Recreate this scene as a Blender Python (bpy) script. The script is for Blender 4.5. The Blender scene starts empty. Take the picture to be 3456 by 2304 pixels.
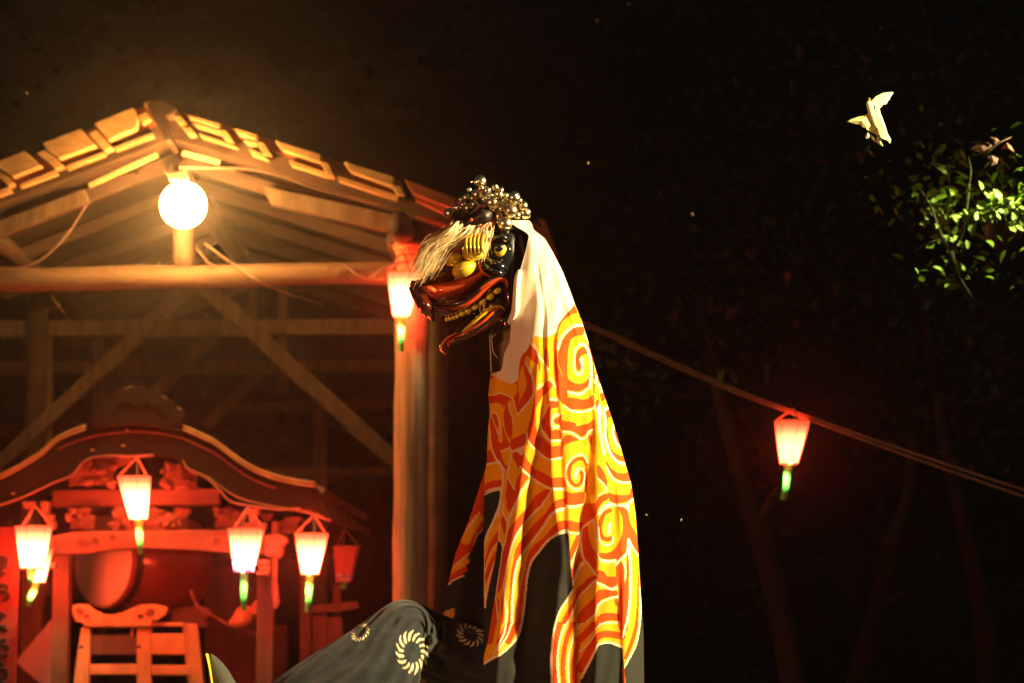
import bpy, math, random
import numpy as np
from mathutils import Vector, Matrix
random.seed(7); rng = np.random.default_rng(7)
SC = bpy.context.scene
COL = SC.collection
R = math.radians

# ------------------------------------------------------------------ camera, world, lamps, exposure
CAM = Vector((0, 0, 1.6)); PITCH = R(7.0); F = 8345.0          # F = focal length in photo pixels (3456 wide)
cd = bpy.data.cameras.new('camera'); cam = bpy.data.objects.new('camera', cd); COL.objects.link(cam)
cam.location = CAM; cam.rotation_euler = (R(90) + PITCH, 0, 0)
cd.sensor_width = 36; cd.lens = 36 * F / 3456; cd.clip_start = 0.05; cd.clip_end = 500
cd.dof.use_dof = True; cd.dof.focus_distance = 6.95; cd.dof.aperture_fstop = 4.2
SC.camera = cam
W = bpy.data.worlds.new('World'); SC.world = W; W.use_nodes = True
wn = W.node_tree.nodes; wl = W.node_tree.links; wn.clear()
sky = wn.new('ShaderNodeTexSky'); sky.sky_type = 'NISHITA'; sky.sun_disc = False
sky.sun_elevation = R(1.5); sky.sun_rotation = R(60)
bg = wn.new('ShaderNodeBackground'); bg.inputs[1].default_value = 0.05
wo = wn.new('ShaderNodeOutputWorld'); wl.new(sky.outputs[0], bg.inputs[0]); wl.new(bg.outputs[0], wo.inputs[0])
SC.view_settings.view_transform = 'Standard'; SC.view_settings.look = 'None'
SC.view_settings.exposure = 0; SC.view_settings.gamma = 1; SC.view_settings.use_curve_mapping = False
SC.render.engine = 'CYCLES'
cy = SC.cycles
cy.use_denoising = True; cy.max_bounces = 5; cy.diffuse_bounces = 2; cy.glossy_bounces = 3
cy.transmission_bounces = 3; cy.volume_bounces = 0; cy.sample_clamp_indirect = 3; cy.caustics_reflective = False
cy.caustics_refractive = False; cy.use_light_tree = True

FLOOD_POS = Vector((3.55, 5.65, 3.6)); FLOOD_W = 3500; FLOOD_C = (1.0, 0.74, 0.36)
FILL_POS = Vector((-2.6, 3.4, 2.5)); FILL_W = 320; FILL_C = (1.0, 0.36, 0.15)
LEAF_POS = Vector((2.16, 9.2, 3.74)); LEAF_W = 240; LEAF_C = (0.92, 1.0, 0.25)
BULB_L = 250.0; BULB_C = (1.0, 0.44, 0.11)
LANT_L = 74.0; LANT_C = (1.0, 0.074, 0.026)
HAZE = 0.0040

FWD = Vector((0, math.cos(PITCH), math.sin(PITCH))); UP = Vector((0, -math.sin(PITCH), math.cos(PITCH))); RT = Vector((1, 0, 0))
def P(x, y, d):                       # photo pixel + distance along the ground -> the point in the place
    r = FWD * F + RT * (x - 1728) + UP * (1152 - y)
    return CAM + r * (d / r.y)
K = 3456 / 2352
def PD(x, y, d): return P(x * K, y * K, d)
def mp(d): return d * 1.012 / F       # metres per photo pixel
def Pn(x, y, d):
    rx = x - 1728.0; ry = F * math.cos(PITCH) - math.sin(PITCH) * (1152 - y); rz = F * math.sin(PITCH) + math.cos(PITCH) * (1152 - y)
    s = d / ry
    return np.stack([CAM.x + rx * s, CAM.y + ry * s, CAM.z + rz * s], -1)

# ------------------------------------------------------------------ materials
def nt(name):
    m = bpy.data.materials.new(name); m.use_nodes = True; n = m.node_tree.nodes; n.clear()
    o = n.new('ShaderNodeOutputMaterial'); b = n.new('ShaderNodeBsdfPrincipled'); m.node_tree.links.new(b.outputs[0], o.inputs[0])
    return m, n, m.node_tree.links, b
def mat(name, col, rough=.6, metal=0, var=.25, scale=8, bump=.15, bscale=60, coat=0, spec=.5, stretch=(1, 1, 1), sheen=0, emis=None, es=0, attr=None, dark=None):
    m, n, l, b = nt(name)
    b.inputs['Roughness'].default_value = rough; b.inputs['Metallic'].default_value = metal
    b.inputs['Coat Weight'].default_value = coat; b.inputs['Coat Roughness'].default_value = .06
    b.inputs['Specular IOR Level'].default_value = spec; b.inputs['Sheen Weight'].default_value = sheen
    tc = n.new('ShaderNodeTexCoord'); mp_ = n.new('ShaderNodeMapping'); mp_.inputs['Scale'].default_value = stretch
    l.new(tc.outputs['Object'], mp_.inputs[0])
    nz = n.new('ShaderNodeTexNoise'); nz.inputs['Scale'].default_value = scale; nz.inputs['Detail'].default_value = 6
    l.new(mp_.outputs[0], nz.inputs['Vector'])
    mx = n.new('ShaderNodeMix'); mx.data_type = 'RGBA'
    rp = n.new('ShaderNodeMapRange'); rp.inputs[1].default_value = .3; rp.inputs[2].default_value = .7; l.new(nz.outputs[0], rp.inputs[0])
    l.new(rp.outputs[0], mx.inputs[0])
    if attr:
        a = n.new('ShaderNodeAttribute'); a.attribute_name = attr
        sc1 = n.new('ShaderNodeVectorMath'); sc1.operation = 'SCALE'; sc1.inputs[3].default_value = 1 - var
        l.new(a.outputs['Color'], sc1.inputs[0]); l.new(sc1.outputs[0], mx.inputs[6]); l.new(a.outputs['Color'], mx.inputs[7])
    else:
        d = dark or tuple(c * (1 - var) for c in col)
        mx.inputs[6].default_value = (*d, 1); mx.inputs[7].default_value = (*[min(1, c * (1 + var * .5)) for c in col], 1)
    l.new(mx.outputs[2], b.inputs['Base Color'])
    if bump:
        n2 = n.new('ShaderNodeTexNoise'); n2.inputs['Scale'].default_value = bscale; n2.inputs['Detail'].default_value = 4
        l.new(mp_.outputs[0], n2.inputs['Vector'])
        bp = n.new('ShaderNodeBump'); bp.inputs['Strength'].default_value = bump; bp.inputs['Distance'].default_value = .01
        l.new(n2.outputs[0], bp.inputs['Height']); l.new(bp.outputs[0], b.inputs['Normal'])
    if emis:
        b.inputs['Emission Color'].default_value = (*emis, 1); b.inputs['Emission Strength'].default_value = es
    return m
M = {}
M['lac_red'] = mat('red_lacquer', (.62, .085, .016), .26, var=.4, scale=22, bump=.14, bscale=40, coat=.8)
M['lac_lip'] = mat('deep_red_lacquer', (.46, .045, .012), .22, var=.25, scale=14, bump=.05, coat=.8)
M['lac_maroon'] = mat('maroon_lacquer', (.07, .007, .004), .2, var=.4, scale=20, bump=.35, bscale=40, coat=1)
M['lac_black'] = mat('black_lacquer', (.008, .009, .012), .16, var=.3, scale=12, bump=.12, bscale=14, coat=1)
M['gold'] = mat('gold_leaf', (.88, .60, .07), .24, metal=.5, var=.35, scale=30, bump=.3, bscale=45)
M['gold_flat'] = mat('gold_paint', (.72, .56, .04), .32, metal=.2, var=.2, scale=20, bump=.1)
M['tooth'] = mat('gold_tooth', (.88, .80, .07), .35, metal=.1, var=.2, bump=.05, coat=.4)
M['brass'] = mat('bell_brass', (.85, .76, .48), .27, metal=1, var=.15, scale=20, bump=.04)
M['tuft'] = mat('dark_tuft', (.02, .008, .006), .8)
M['slot'] = mat('dark_slot', (.01, .008, .005), .5)
M['hair'] = mat('horse_hair', (.62, .46, .21), .45, var=.35, scale=30, bump=0, spec=.4)
M['string'] = mat('cord_string', (.62, .5, .38), .8, bump=.2)
M['cloth'] = mat('printed_cloth', (1, 1, 1), .85, var=.10, scale=24, bump=.22, bscale=420, attr='print', spec=.15, sheen=.05)
M['white_cloth'] = mat('white_cloth', (.78, .70, .56), .9, var=.06, bump=.2, bscale=300, spec=.15)
M['trouser'] = mat('indigo_cotton', (1, 1, 1), .9, var=.45, scale=34, bump=.45, bscale=300, attr='print', spec=.1, sheen=.15)
M['skin'] = mat('skin', (.48, .28, .2), .5, var=.1, bump=.05)
M['tabi'] = mat('dark_canvas', (.055, .06, .048), .9, var=.2, bump=.3, bscale=120)
M['yellow'] = mat('yellow_trim', (.72, .55, .02), .6, var=.1, bump=.05)
M['sole'] = mat('brown_sole', (.06, .03, .02), .7)
M['wood'] = mat('weathered_wood', (.15, .105, .06), .75, var=.5, scale=7, bump=.5, bscale=26, stretch=(3, 3, .35))
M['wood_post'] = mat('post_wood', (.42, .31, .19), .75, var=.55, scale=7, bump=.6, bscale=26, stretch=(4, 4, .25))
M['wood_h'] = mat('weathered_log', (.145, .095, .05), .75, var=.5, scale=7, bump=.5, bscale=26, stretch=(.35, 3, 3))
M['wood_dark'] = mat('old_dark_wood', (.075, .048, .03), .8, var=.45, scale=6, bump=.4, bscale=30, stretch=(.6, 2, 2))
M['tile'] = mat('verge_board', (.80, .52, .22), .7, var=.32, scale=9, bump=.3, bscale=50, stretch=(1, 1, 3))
M['tile_red'] = mat('reddened_board', (.42, .12, .05), .7, var=.3, scale=9, bump=.3)  # red board; carries red lantern light at the roof's right end
M['roof_top'] = mat('roof_sheet', (.09, .055, .04), .7, var=.3, bump=.3)
M['float_wood'] = mat('float_wood', (.26, .12, .07), .6, var=.35, scale=8, bump=.35, bscale=36, stretch=(.5, 2, 2))
M['float_post'] = mat('float_post_wood', (.17, .08, .05), .6, var=.35, scale=8, bump=.35, bscale=36, stretch=(2, 2, .4))
M['float_roof'] = mat('dark_roof_copper', (.012, .009, .007), .8, spec=.15, var=.4, scale=6, bump=.2)
M['trim'] = mat('pale_roof_trim', (.36, .27, .13), .5, var=.3, scale=12, bump=.2)
M['stand'] = mat('orange_stand_wood', (.80, .36, .14), .55, var=.2, scale=10, bump=.2, stretch=(2, 2, .5))
M['skin_drum'] = mat('drum_skin', (.94, .78, .58), .55, var=.08, scale=4, bump=.05)
M['drum_body'] = mat('drum_lacquer', (.30, .045, .026), .3, var=.3, scale=6, bump=.08, coat=.5)
M['drum_body2'] = mat('dim_paper', (.05, .014, .008), .7)
M['iron'] = mat('black_iron', (.012, .01, .009), .45, var=.2)
M['paper'] = mat('white_paper', (.75, .62, .5), .8, var=.05, bump=.1, bscale=12)
M['redboard'] = mat('red_board', (.26, .04, .03), .65, var=.25, scale=8, bump=.2, stretch=(2, 2, .4))
M['ink'] = mat('black_ink', (.01, .008, .008), .7, var=.1, bump=0)
M['cable'] = mat('cable_sheath', (.24, .15, .10), .6, var=.2, bump=0)
M['ribbon'] = mat('green_ribbon', (.16, .72, .15), .7, var=.2, scale=18, bump=.1)
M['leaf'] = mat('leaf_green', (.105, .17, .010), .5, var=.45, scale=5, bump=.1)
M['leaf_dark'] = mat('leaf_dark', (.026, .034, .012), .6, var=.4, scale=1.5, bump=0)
M['bark'] = mat('bark', (.024, .016, .011), .9, var=.4, scale=9, bump=.6, bscale=30, stretch=(2, 2, .5))
M['soil'] = mat('trodden_soil', (.09, .065, .045), .95, var=.4, scale=1.2, bump=.4, bscale=14)
M['hill'] = mat('hill_ground', (.014, .013, .008), .95, var=.4, scale=.8, bump=.5, bscale=3)
M['moth'] = mat('pale_moth', (.74, .78, .34), .6, var=.25, scale=60, bump=.2, bscale=200)
M['gnat'] = mat('gnat_wing', (.32, .26, .13), .7)
M['moth_brown'] = mat('brown_moth', (.13, .075, .016), .6, var=.4, scale=60, bump=.2, bscale=200)
M['metal'] = mat('grey_metal', (.25, .25, .25), .4, metal=.6, var=.1)
M['plank'] = mat('stage_plank', (.2, .14, .09), .8, var=.4, scale=6, bump=.3, stretch=(.4, 3, 3))

def emissive(name, c, s):
    m, n, l, b = nt(name); b.inputs['Base Color'].default_value = (.8, .8, .8, 1)
    b.inputs['Emission Color'].default_value = (*c, 1); b.inputs['Emission Strength'].default_value = s
    return m
M['bulb'] = emissive('glowing_bulb', BULB_C, BULB_L)
M['lens'] = emissive('lamp_lens', FLOOD_C, 6)
def lantern_mat(name, lit, checker):
    # paper glows where the bulb inside sits: dim at the rim, hot in the lower half
    m, n, l, b = nt(name)
    tc = n.new('ShaderNodeTexCoord'); sp = n.new('ShaderNodeSeparateXYZ'); l.new(tc.outputs['Object'], sp.inputs[0])
    b.inputs['Roughness'].default_value = .8
    colsrc = None
    if checker:
        ck = n.new('ShaderNodeTexChecker'); ck.inputs['Scale'].default_value = 52
        ck.inputs[1].default_value = (.30, .10, .42, 1); ck.inputs[2].default_value = (.8, .72, .8, 1)
        l.new(tc.outputs['Object'], ck.inputs[0])
        lt = n.new('ShaderNodeMath'); lt.operation = 'LESS_THAN'; lt.inputs[1].default_value = -.155; l.new(sp.outputs[2], lt.inputs[0])
        mx = n.new('ShaderNodeMix'); mx.data_type = 'RGBA'; l.new(lt.outputs[0], mx.inputs[0])
        mx.inputs[6].default_value = (.75, .20, .16, 1); l.new(ck.outputs[0], mx.inputs[7]); l.new(mx.outputs[2], b.inputs['Base Color'])
    else:
        b.inputs['Base Color'].default_value = (.8, .25, .18, 1)
    if lit:
        rp = n.new('ShaderNodeValToRGB'); l_ = rp.color_ramp
        mr = n.new('ShaderNodeMapRange'); mr.inputs[1].default_value = -.235; mr.inputs[2].default_value = 0
        l.new(sp.outputs[2], mr.inputs[0]); l.new(mr.outputs[0], rp.inputs[0])
        e = l_.elements; e[0].position = 0; e[0].color = (.5,) * 3 + (1,); e[1].position = 1; e[1].color = (.03,) * 3 + (1,)
        for p, v in ((.15, .9), (.38, 1.0), (.6, .6), (.75, .25), (.88, .08)):
            q = e.new(p); q.color = (v,) * 3 + (1,)
        mu = n.new('ShaderNodeMath'); mu.operation = 'MULTIPLY'; mu.inputs[1].default_value = LANT_L * lit; l.new(rp.outputs[0], mu.inputs[0])
        if checker:
            cl = n.new('ShaderNodeMix'); cl.data_type = 'RGBA'; l.new(lt.outputs[0], cl.inputs[0]); cl.inputs[6].default_value = (*LANT_C, 1)
            c2 = n.new('ShaderNodeTexChecker'); c2.inputs['Scale'].default_value = 52; l.new(tc.outputs['Object'], c2.inputs[0])
            c2.inputs[1].default_value = (.10, .012, .10, 1); c2.inputs[2].default_value = (.9, .12, .10, 1)
            c2.inputs[1].default_value = (.020, .004, .03, 1); c2.inputs[2].default_value = (.6, .09, .08, 1)
            l.new(c2.outputs[0], cl.inputs[7]); l.new(cl.outputs[2], b.inputs['Emission Color'])
        else:
            b.inputs['Emission Color'].default_value = (*LANT_C, 1)
        l.new(mu.outputs[0], b.inputs['Emission Strength'])
    return m
M['lantern_lit'] = lantern_mat('lit_lantern_paper', 1.0, False)
M['lantern_far'] = lantern_mat('softly_lit_lantern_paper', .45, False)
M['lantern_check'] = lantern_mat('lit_checked_lantern_paper', 1.0, True)
M['lantern_off'] = lantern_mat('unlit_lantern_paper', 0, True)

# ------------------------------------------------------------------ mesh tools
WO = {}                                               # world origin of each object
def empty(name, loc, label=None, cat=None, group=None, kind=None):
    o = bpy.data.objects.new(name, None); COL.objects.link(o); o.location = loc; o.empty_display_size = .1
    WO[o.name] = Vector(loc); tag(o, label, cat, group, kind); return o
def tag(o, label=None, cat=None, group=None, kind=None):
    if label: o['label'] = label
    if cat: o['category'] = cat
    if group: o['group'] = group
    if kind: o['kind'] = kind
    return o
class MB:
    def __init__(s): s.v = []; s.f = []; s.mi = []; s.m = 0
    def add(s, vs, fs):
        o = len(s.v); s.v += [tuple(p) for p in vs]; s.f += [tuple(i + o for i in f) for f in fs]; s.mi += [s.m] * len(fs); return s
    def box(s, c, sx, sy, sz, rot=None):
        q = [Vector((a * sx / 2, b * sy / 2, e * sz / 2)) for a in (-1, 1) for b in (-1, 1) for e in (-1, 1)]
        if rot: q = [rot @ p for p in q]
        return s.add([Vector(c) + p for p in q], [(0, 1, 3, 2), (4, 6, 7, 5), (0, 4, 5, 1), (2, 3, 7, 6), (0, 2, 6, 4), (1, 5, 7, 3)])
    def bar(s, a, b, w, dp, front=None):              # beam from a to b: w across, dp deep (along y)
        a = Vector(a); b = Vector(b); t = (b - a).normalized(); n = t.cross(Vector((0, 1, 0)))
        if n.length < .05: n = Vector((1, 0, 0))
        n.normalize(); y = n.cross(t).normalized()
        v = [p + n * (i * w / 2) + y * (j * dp / 2) for p in (a, b) for i, j in ((-1, -1), (1, -1), (1, 1), (-1, 1))]
        return s.add(v, [(0, 3, 2, 1), (4, 5, 6, 7), (0, 1, 5, 4), (1, 2, 6, 5), (2, 3, 7, 6), (3, 0, 4, 7)])
    def plate(s, pts, d, th):                         # outline in photo pixels standing at distance d, th deep
        f = [P(x, y, d) for x, y in pts]; b = [p + Vector((0, th, 0)) for p in f]; n = len(pts)
        area = sum(pts[i][0] * pts[(i + 1) % n][1] - pts[(i + 1) % n][0] * pts[i][1] for i in range(n))
        idx = list(range(n)); fr = tuple(idx) if area < 0 else tuple(reversed(idx)); bk = tuple(i + n for i in reversed(fr))
        fs = [fr, bk]
        for i in range(n):
            j = (i + 1) % n
            fs.append((i, i + n, j + n, j) if area < 0 else (j, j + n, i + n, i))
        return s.add(f + b, fs)
    def tube(s, pts, r, n=8, caps=True):
        pts = [Vector(p) for p in pts]; m = len(pts); rr = r if isinstance(r, (list, tuple, np.ndarray)) else [r] * m
        vs = []; ref = Vector((0, 1, 0)); prev = None
        for i, p in enumerate(pts):
            t = (pts[min(i + 1, m - 1)] - pts[max(i - 1, 0)])
            t = t.normalized() if t.length > 1e-9 else Vector((0, 0, 1))
            if prev is None:
                a = t.cross(ref)
                if a.length < .1: a = t.cross(Vector((1, 0, 0)))
            else: a = prev - t * prev.dot(t)
            a.normalize(); prev = a; b = t.cross(a)
            for k in range(n):
                q = 2 * math.pi * k / n; vs.append(p + a * (math.cos(q) * rr[i]) + b * (math.sin(q) * rr[i]))
        fs = [(i * n + k, i * n + (k + 1) % n, (i + 1) * n + (k + 1) % n, (i + 1) * n + k) for i in range(m - 1) for k in range(n)]
        if caps: fs += [tuple(reversed(range(n))), tuple(range((m - 1) * n, m * n))]
        return s.add(vs, fs)
    def loft(s, path, n=24, sub=6, flat=1.0):         # path of (x, y, d, half height px, half depth m): rounded body
        q = crs(path, sub); m = len(q); vs = []
        c = [P(a[0], a[1], a[2]) for a in q]
        for i, a in enumerate(q):
            t = c[min(i + 1, m - 1)] - c[max(i - 1, 0)]; t.y = 0; t.normalize(); nn = Vector((-t.z, 0, t.x))
            for k in range(n):
                g = 2 * math.pi * k / n
                vs.append(c[i] + nn * (math.cos(g) * a[3] * mp(a[2])) + Vector((0, 1, 0)) * (-math.sin(g) * a[4]))
        fs = [(i * n + k, i * n + (k + 1) % n, (i + 1) * n + (k + 1) % n, (i + 1) * n + k) for i in range(m - 1) for k in range(n)]
        # round caps
        for e, (i0, sg) in enumerate(((0, -1), (m - 1, 1))):
            base = len(vs); t = (c[1] - c[0]) if e == 0 else (c[-1] - c[-2]); t.normalize(); r = q[i0][3] * mp(q[i0][2]) * .5
            ring = [Vector(vs[i0 * n + k]) for k in range(n)]
            r2 = [c[i0] + (v - c[i0]) * .72 + t * (sg * r * .75) for v in ring]; vs += r2; vs.append(c[i0] + t * (sg * r))
            for k in range(n):
                k2 = (k + 1) % n; A = i0 * n
                f1 = (A + k, A + k2, base + k2, base + k); f2 = (base + k, base + k2, base + n)
                if e == 0: f1 = tuple(reversed(f1)); f2 = tuple(reversed(f2))
                fs += [f1, f2]
        return s.add(vs, fs)
    def ell(s, c, rx, ry, rz, rot=0, nu=20, nv=12):
        vs = []; ca, sa = math.cos(rot), math.sin(rot)
        for j in range(nv + 1):
            th = math.pi * j / nv
            for i in range(nu):
                ph = 2 * math.pi * i / nu
                x, y, z = rx * math.sin(th) * math.cos(ph), ry * math.sin(th) * math.sin(ph), rz * math.cos(th)
                vs.append((c[0] + x * ca - z * sa, c[1] + y, c[2] + x * sa + z * ca))
        fs = [(j * nu + i, (j + 1) * nu + i, (j + 1) * nu + (i + 1) % nu, j * nu + (i + 1) % nu) for j in range(nv) for i in range(nu)]
        return s.add(vs, fs)
    def build(s, name, m, parent=None, smooth=False, loc=None, bevel=0):
        me = bpy.data.meshes.new(name)
        if parent is not None: org = WO[parent.name]
        elif loc is not None: org = Vector(loc)
        else:
            a = np.array(s.v); org = Vector(((a[:, 0].min() + a[:, 0].max()) / 2, (a[:, 1].min() + a[:, 1].max()) / 2, a[:, 2].min()))
        me.from_pydata([(v[0] - org.x, v[1] - org.y, v[2] - org.z) for v in s.v], [], s.f)
        ms = m if isinstance(m, (list, tuple)) else [m]
        for q in ms: me.materials.append(M[q] if isinstance(q, str) else q)
        if len(ms) > 1: me.polygons.foreach_set('material_index', s.mi)
        if smooth: me.polygons.foreach_set('use_smooth', [True] * len(me.polygons))
        me.validate(); me.update()
        o = bpy.data.objects.new(name, me); COL.objects.link(o)
        if parent is not None: o.parent = parent
        else: o.location = org
        WO[o.name] = org.copy()
        if bevel:
            b = o.modifiers.new('bevel', 'BEVEL'); b.width = bevel; b.segments = 2; b.limit_method = 'ANGLE'
        return o
def crs(pts, sub=6):
    a = [np.array(p, float) for p in pts]
    if len(a) < 3:
        return [a[0] + (a[-1] - a[0]) * k / sub for k in range(sub + 1)]
    out = []
    for i in range(len(a) - 1):
        p0 = a[i - 1] if i else 2 * a[0] - a[1]; p1 = a[i]; p2 = a[i + 1]; p3 = a[i + 2] if i + 2 < len(a) else 2 * a[-1] - a[-2]
        for k in range(sub):
            t = k / sub
            out.append(.5 * (2 * p1 + (p2 - p0) * t + (2 * p0 - 5 * p1 + 4 * p2 - p3) * t * t + (3 * p1 - 3 * p2 + p3 - p0) * t ** 3))
    out.append(a[-1]); return out
def line3(pts, sub=6): return [P(*q) for q in crs(pts, sub)]
def D2(pts): return [(x * K, y * K) for x, y in pts]
def D3(pts): return [(x * K, y * K, d) for x, y, d in pts]
def Z(ox, oy, s): return lambda pts: [tuple([ox + p[0] * s, oy + p[1] * s] + list(p[2:])) for p in pts]
z1 = Z(1300, 560, .4337); z2 = Z(1450, 950, 1 / 1.96); z3 = Z(1400, 1600, .449); z4 = Z(1370, 720, .1658); z5 = Z(1370, 900, .20408); zb = Z(1380, 580, .1403)
def copy_of(src, parent, loc=None, rot=None, scale=None):
    o = src.copy(); COL.objects.link(o); o.parent = parent
    if loc is not None: o.location = loc
    if rot is not None: o.rotation_euler = rot
    if scale is not None: o.scale = scale
    WO[o.name] = Vector((0, 0, 0)); return o

# ------------------------------------------------------------------ setting: ground, hillside
mb = MB(); n = 30
mb.add([(-34 + 68 * i / n, -6 + 42 * j / n, 0.02 * math.sin(i * 1.7) * math.cos(j * 1.3)) for j in range(n + 1) for i in range(n + 1)],
       [(j * (n + 1) + i, j * (n + 1) + i + 1, (j + 1) * (n + 1) + i + 1, (j + 1) * (n + 1) + i) for j in range(n) for i in range(n)])
tag(mb.build('ground', 'soil', smooth=True), kind='structure')
mb = MB(); n = 40
mb.add([(-33.5 + 67 * i / n, 24 + 11 * (j / n), -.2 + 15.5 * (j / n) ** .8 + .5 * math.sin(i * .9 + j * .4) + .4 * math.sin(j * 1.1 - i * .33)) for j in range(n + 1) for i in range(n + 1)],
       [(j * (n + 1) + i, j * (n + 1) + i + 1, (j + 1) * (n + 1) + i + 1, (j + 1) * (n + 1) + i) for j in range(n) for i in range(n)])
tag(mb.build('hillside', 'hill', smooth=True), kind='structure')
# wooden stage under the dancers (below the picture)
st = MB()
for k in range(16):
    st.box((0, 6.0 + k * .2, .56), 5.6, .19, .04)
for x in (-2.7, -.9, .9, 2.7):
    for y in (6.05, 8.95): st.box((x, y, .27), .1, .1, .54)
tag(st.build('wooden_stage', 'plank'), 'low plank stage that the lion dancer stands on', 'stage')

# ------------------------------------------------------------------ painting the printed cloth (flat print on the fabric)
YEL = (.86, .37, .008); RED = (.66, .062, .004); CRM = (.82, .66, .44); BLK = (.022, .025, .022); WHT = (.80, .70, .54)
CX0, CY0, CW, CH = 1380, 730, 820, 1760
yy, xx = np.mgrid[0:CH, 0:CW]; xx = xx + CX0 + .5; yy = yy + CY0 + .5
def new_canvas(c):
    a = np.empty((CH, CW, 3)); a[:] = c; return a
def polymask(pts):
    m = np.zeros((CH, CW), bool); n = len(pts)
    ys = [p[1] for p in pts]; y0 = max(0, int(min(ys) - CY0)); y1 = min(CH, int(max(ys) - CY0) + 2)
    if y1 <= y0: return m
    X = xx[y0:y1]; Y = yy[y0:y1]; s = m[y0:y1]
    for i in range(n):
        x1_, y1_ = pts[i]; x2_, y2_ = pts[(i + 1) % n]
        if y1_ == y2_: continue
        c = (Y > min(y1_, y2_)) & (Y <= max(y1_, y2_))
        xi = x1_ + (Y - y1_) * (x2_ - x1_) / (y2_ - y1_)
        s ^= c & (X < xi)
    return m
def stroke(cv, col, w, pts, taper=False, sub=7):
    q = crs(pts, sub); h = w / 2; n = len(q)
    for i in range(n - 1):
        a, b = q[i], q[i + 1]
        hh = h if not taper else h * max(.12, 1 - i / (n - 1))
        x0 = int(max(0, min(a[0], b[0]) - hh - CX0 - 1)); x1_ = int(min(CW, max(a[0], b[0]) + hh - CX0 + 2))
        y0 = int(max(0, min(a[1], b[1]) - hh - CY0 - 1)); y1_ = int(min(CH, max(a[1], b[1]) + hh - CY0 + 2))
        if x1_ <= x0 or y1_ <= y0: continue
        X = xx[y0:y1_, x0:x1_]; Y = yy[y0:y1_, x0:x1_]; dx, dy = b - a; L = dx * dx + dy * dy + 1e-9
        t = np.clip(((X - a[0]) * dx + (Y - a[1]) * dy) / L, 0, 1)
        dd = np.hypot(X - a[0] - t * dx, Y - a[1] - t * dy)
        cv[y0:y1_, x0:x1_][dd < hh] = col
def ellp(cx, cy, rx, ry, rot=0, n=40):
    return [(cx + rx * math.cos(t) * math.cos(rot) - ry * math.sin(t) * math.sin(rot), cy + rx * math.cos(t) * math.sin(rot) + ry * math.sin(t) * math.cos(rot)) for t in [2 * math.pi * i / n for i in range(n)]]
FC = new_canvas(YEL)
S2, S3 = 1 / 1.96, .449
def A(col, w, pts): stroke(FC, col, w * S2, z2(pts))
def B(col, w, pts): stroke(FC, col, w * S3, z3(pts))
# lower half
B(RED, 56, [(1140, 165), (1200, 178), (1275, 175)])
B(CRM, 15, [(1135, 235), (1200, 245), (1268, 225)])
B(RED, 46, [(1145, 385), (1200, 398), (1255, 385)])
B(CRM, 16, [(1145, 428), (1200, 446), (1252, 436)])
B(CRM, 13, [(1245, 440), (1228, 560), (1165, 695)]); B(RED, 40, [(1245, 560), (1215, 660), (1180, 760)])
B(RED, 46, [(1300, 60), (1290, 200), (1290, 300)])
B(RED, 60, [(1345, 290), (1300, 350), (1285, 440), (1290, 560), (1340, 680), (1400, 770)])
B(RED, 46, [(1465, 175), (1390, 215), (1345, 290)]); B(CRM, 12, [(1450, 120), (1390, 145), (1360, 170)])
B(RED, 44, [(1480, 180), (1560, 190), (1650, 165)])
FC[polymask(z3(ellp(1480, 400, 128, 205)))] = RED
B(CRM, 15, [(1615, 235), (1560, 238), (1480, 214), (1420, 232), (1376, 290), (1345, 350), (1280, 385), (1248, 412)])
FC[polymask(z3(ellp(1488, 400, 86, 172)))] = YEL
B(RED, 30, [(1455, 262), (1412, 290), (1394, 360), (1392, 430), (1415, 488), (1470, 502)])
B(CRM, 12, [(1378, 420), (1398, 508), (1440, 536), (1490, 520), (1502, 450)])
B(CRM, 26, [(1474, 385), (1452, 425), (1468, 442)])
B(RED, 70, [(1600, 240), (1620, 400), (1600, 500)]); B(YEL, 36, [(1640, 200), (1655, 320), (1665, 430)])
B(RED, 40, [(1370, 600), (1440, 622), (1520, 605), (1580, 540)])
B(CRM, 12, [(1250, 410), (1255, 480), (1260, 600), (1300, 680), (1362, 752)])
B(CRM, 18, [(1385, 645), (1440, 655), (1505, 650)])
B(RED, 54, [(1365, 780), (1440, 800), (1512, 790)])
B(CRM, 14, [(1365, 822), (1430, 850), (1482, 872), (1520, 855)])
B(RED, 46, [(1415, 895), (1470, 905), (1525, 890)])
B(CRM, 17, [(1370, 990), (1400, 952), (1460, 935), (1530, 918)])
B(RED, 46, [(1360, 1095), (1400, 1068), (1470, 1058), (1545, 1062)])
B(CRM, 20, [(1360, 1150), (1400, 1120), (1470, 1108), (1540, 1112)])
B(RED, 52, [(1350, 1240), (1400, 1205), (1470, 1200), (1560, 1215)])
B(RED, 46, [(1375, 790), (1300, 850), (1240, 900)]); B(CRM, 10, [(1365, 812), (1300, 872), (1242, 915), (1220, 985)])
B(RED, 62, [(1410, 895), (1330, 985), (1240, 1065)]); B(CRM, 12, [(1372, 980), (1330, 1050), (1222, 1160)])
B(RED, 52, [(1370, 1105), (1290, 1190), (1235, 1245)]); B(CRM, 12, [(1360, 1190), (1310, 1262), (1235, 1332)])
B(RED, 66, [(1350, 1275), (1290, 1370), (1245, 1455)])
B(RED, 50, [(1262, 610), (1222, 700), (1192, 800)]); B(CRM, 14, [(1275, 672), (1232, 715), (1212, 800), (1190, 870)])
B(RED, 42, [(1200, 945), (1125, 1050), (1082, 1150), (1062, 1280), (1052, 1450), (1058, 1600)])
B(CRM, 17, [(1240, 910), (1200, 1020), (1130, 1140), (1090, 1250), (1072, 1400), (1084, 1600)])
B(RED, 36, [(1212, 1080), (1152, 1200), (1124, 1320), (1112, 1450), (1122, 1600)])
B(CRM, 12, [(1205, 1180), (1172, 1300), (1152, 1420), (1162, 1600)])
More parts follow.
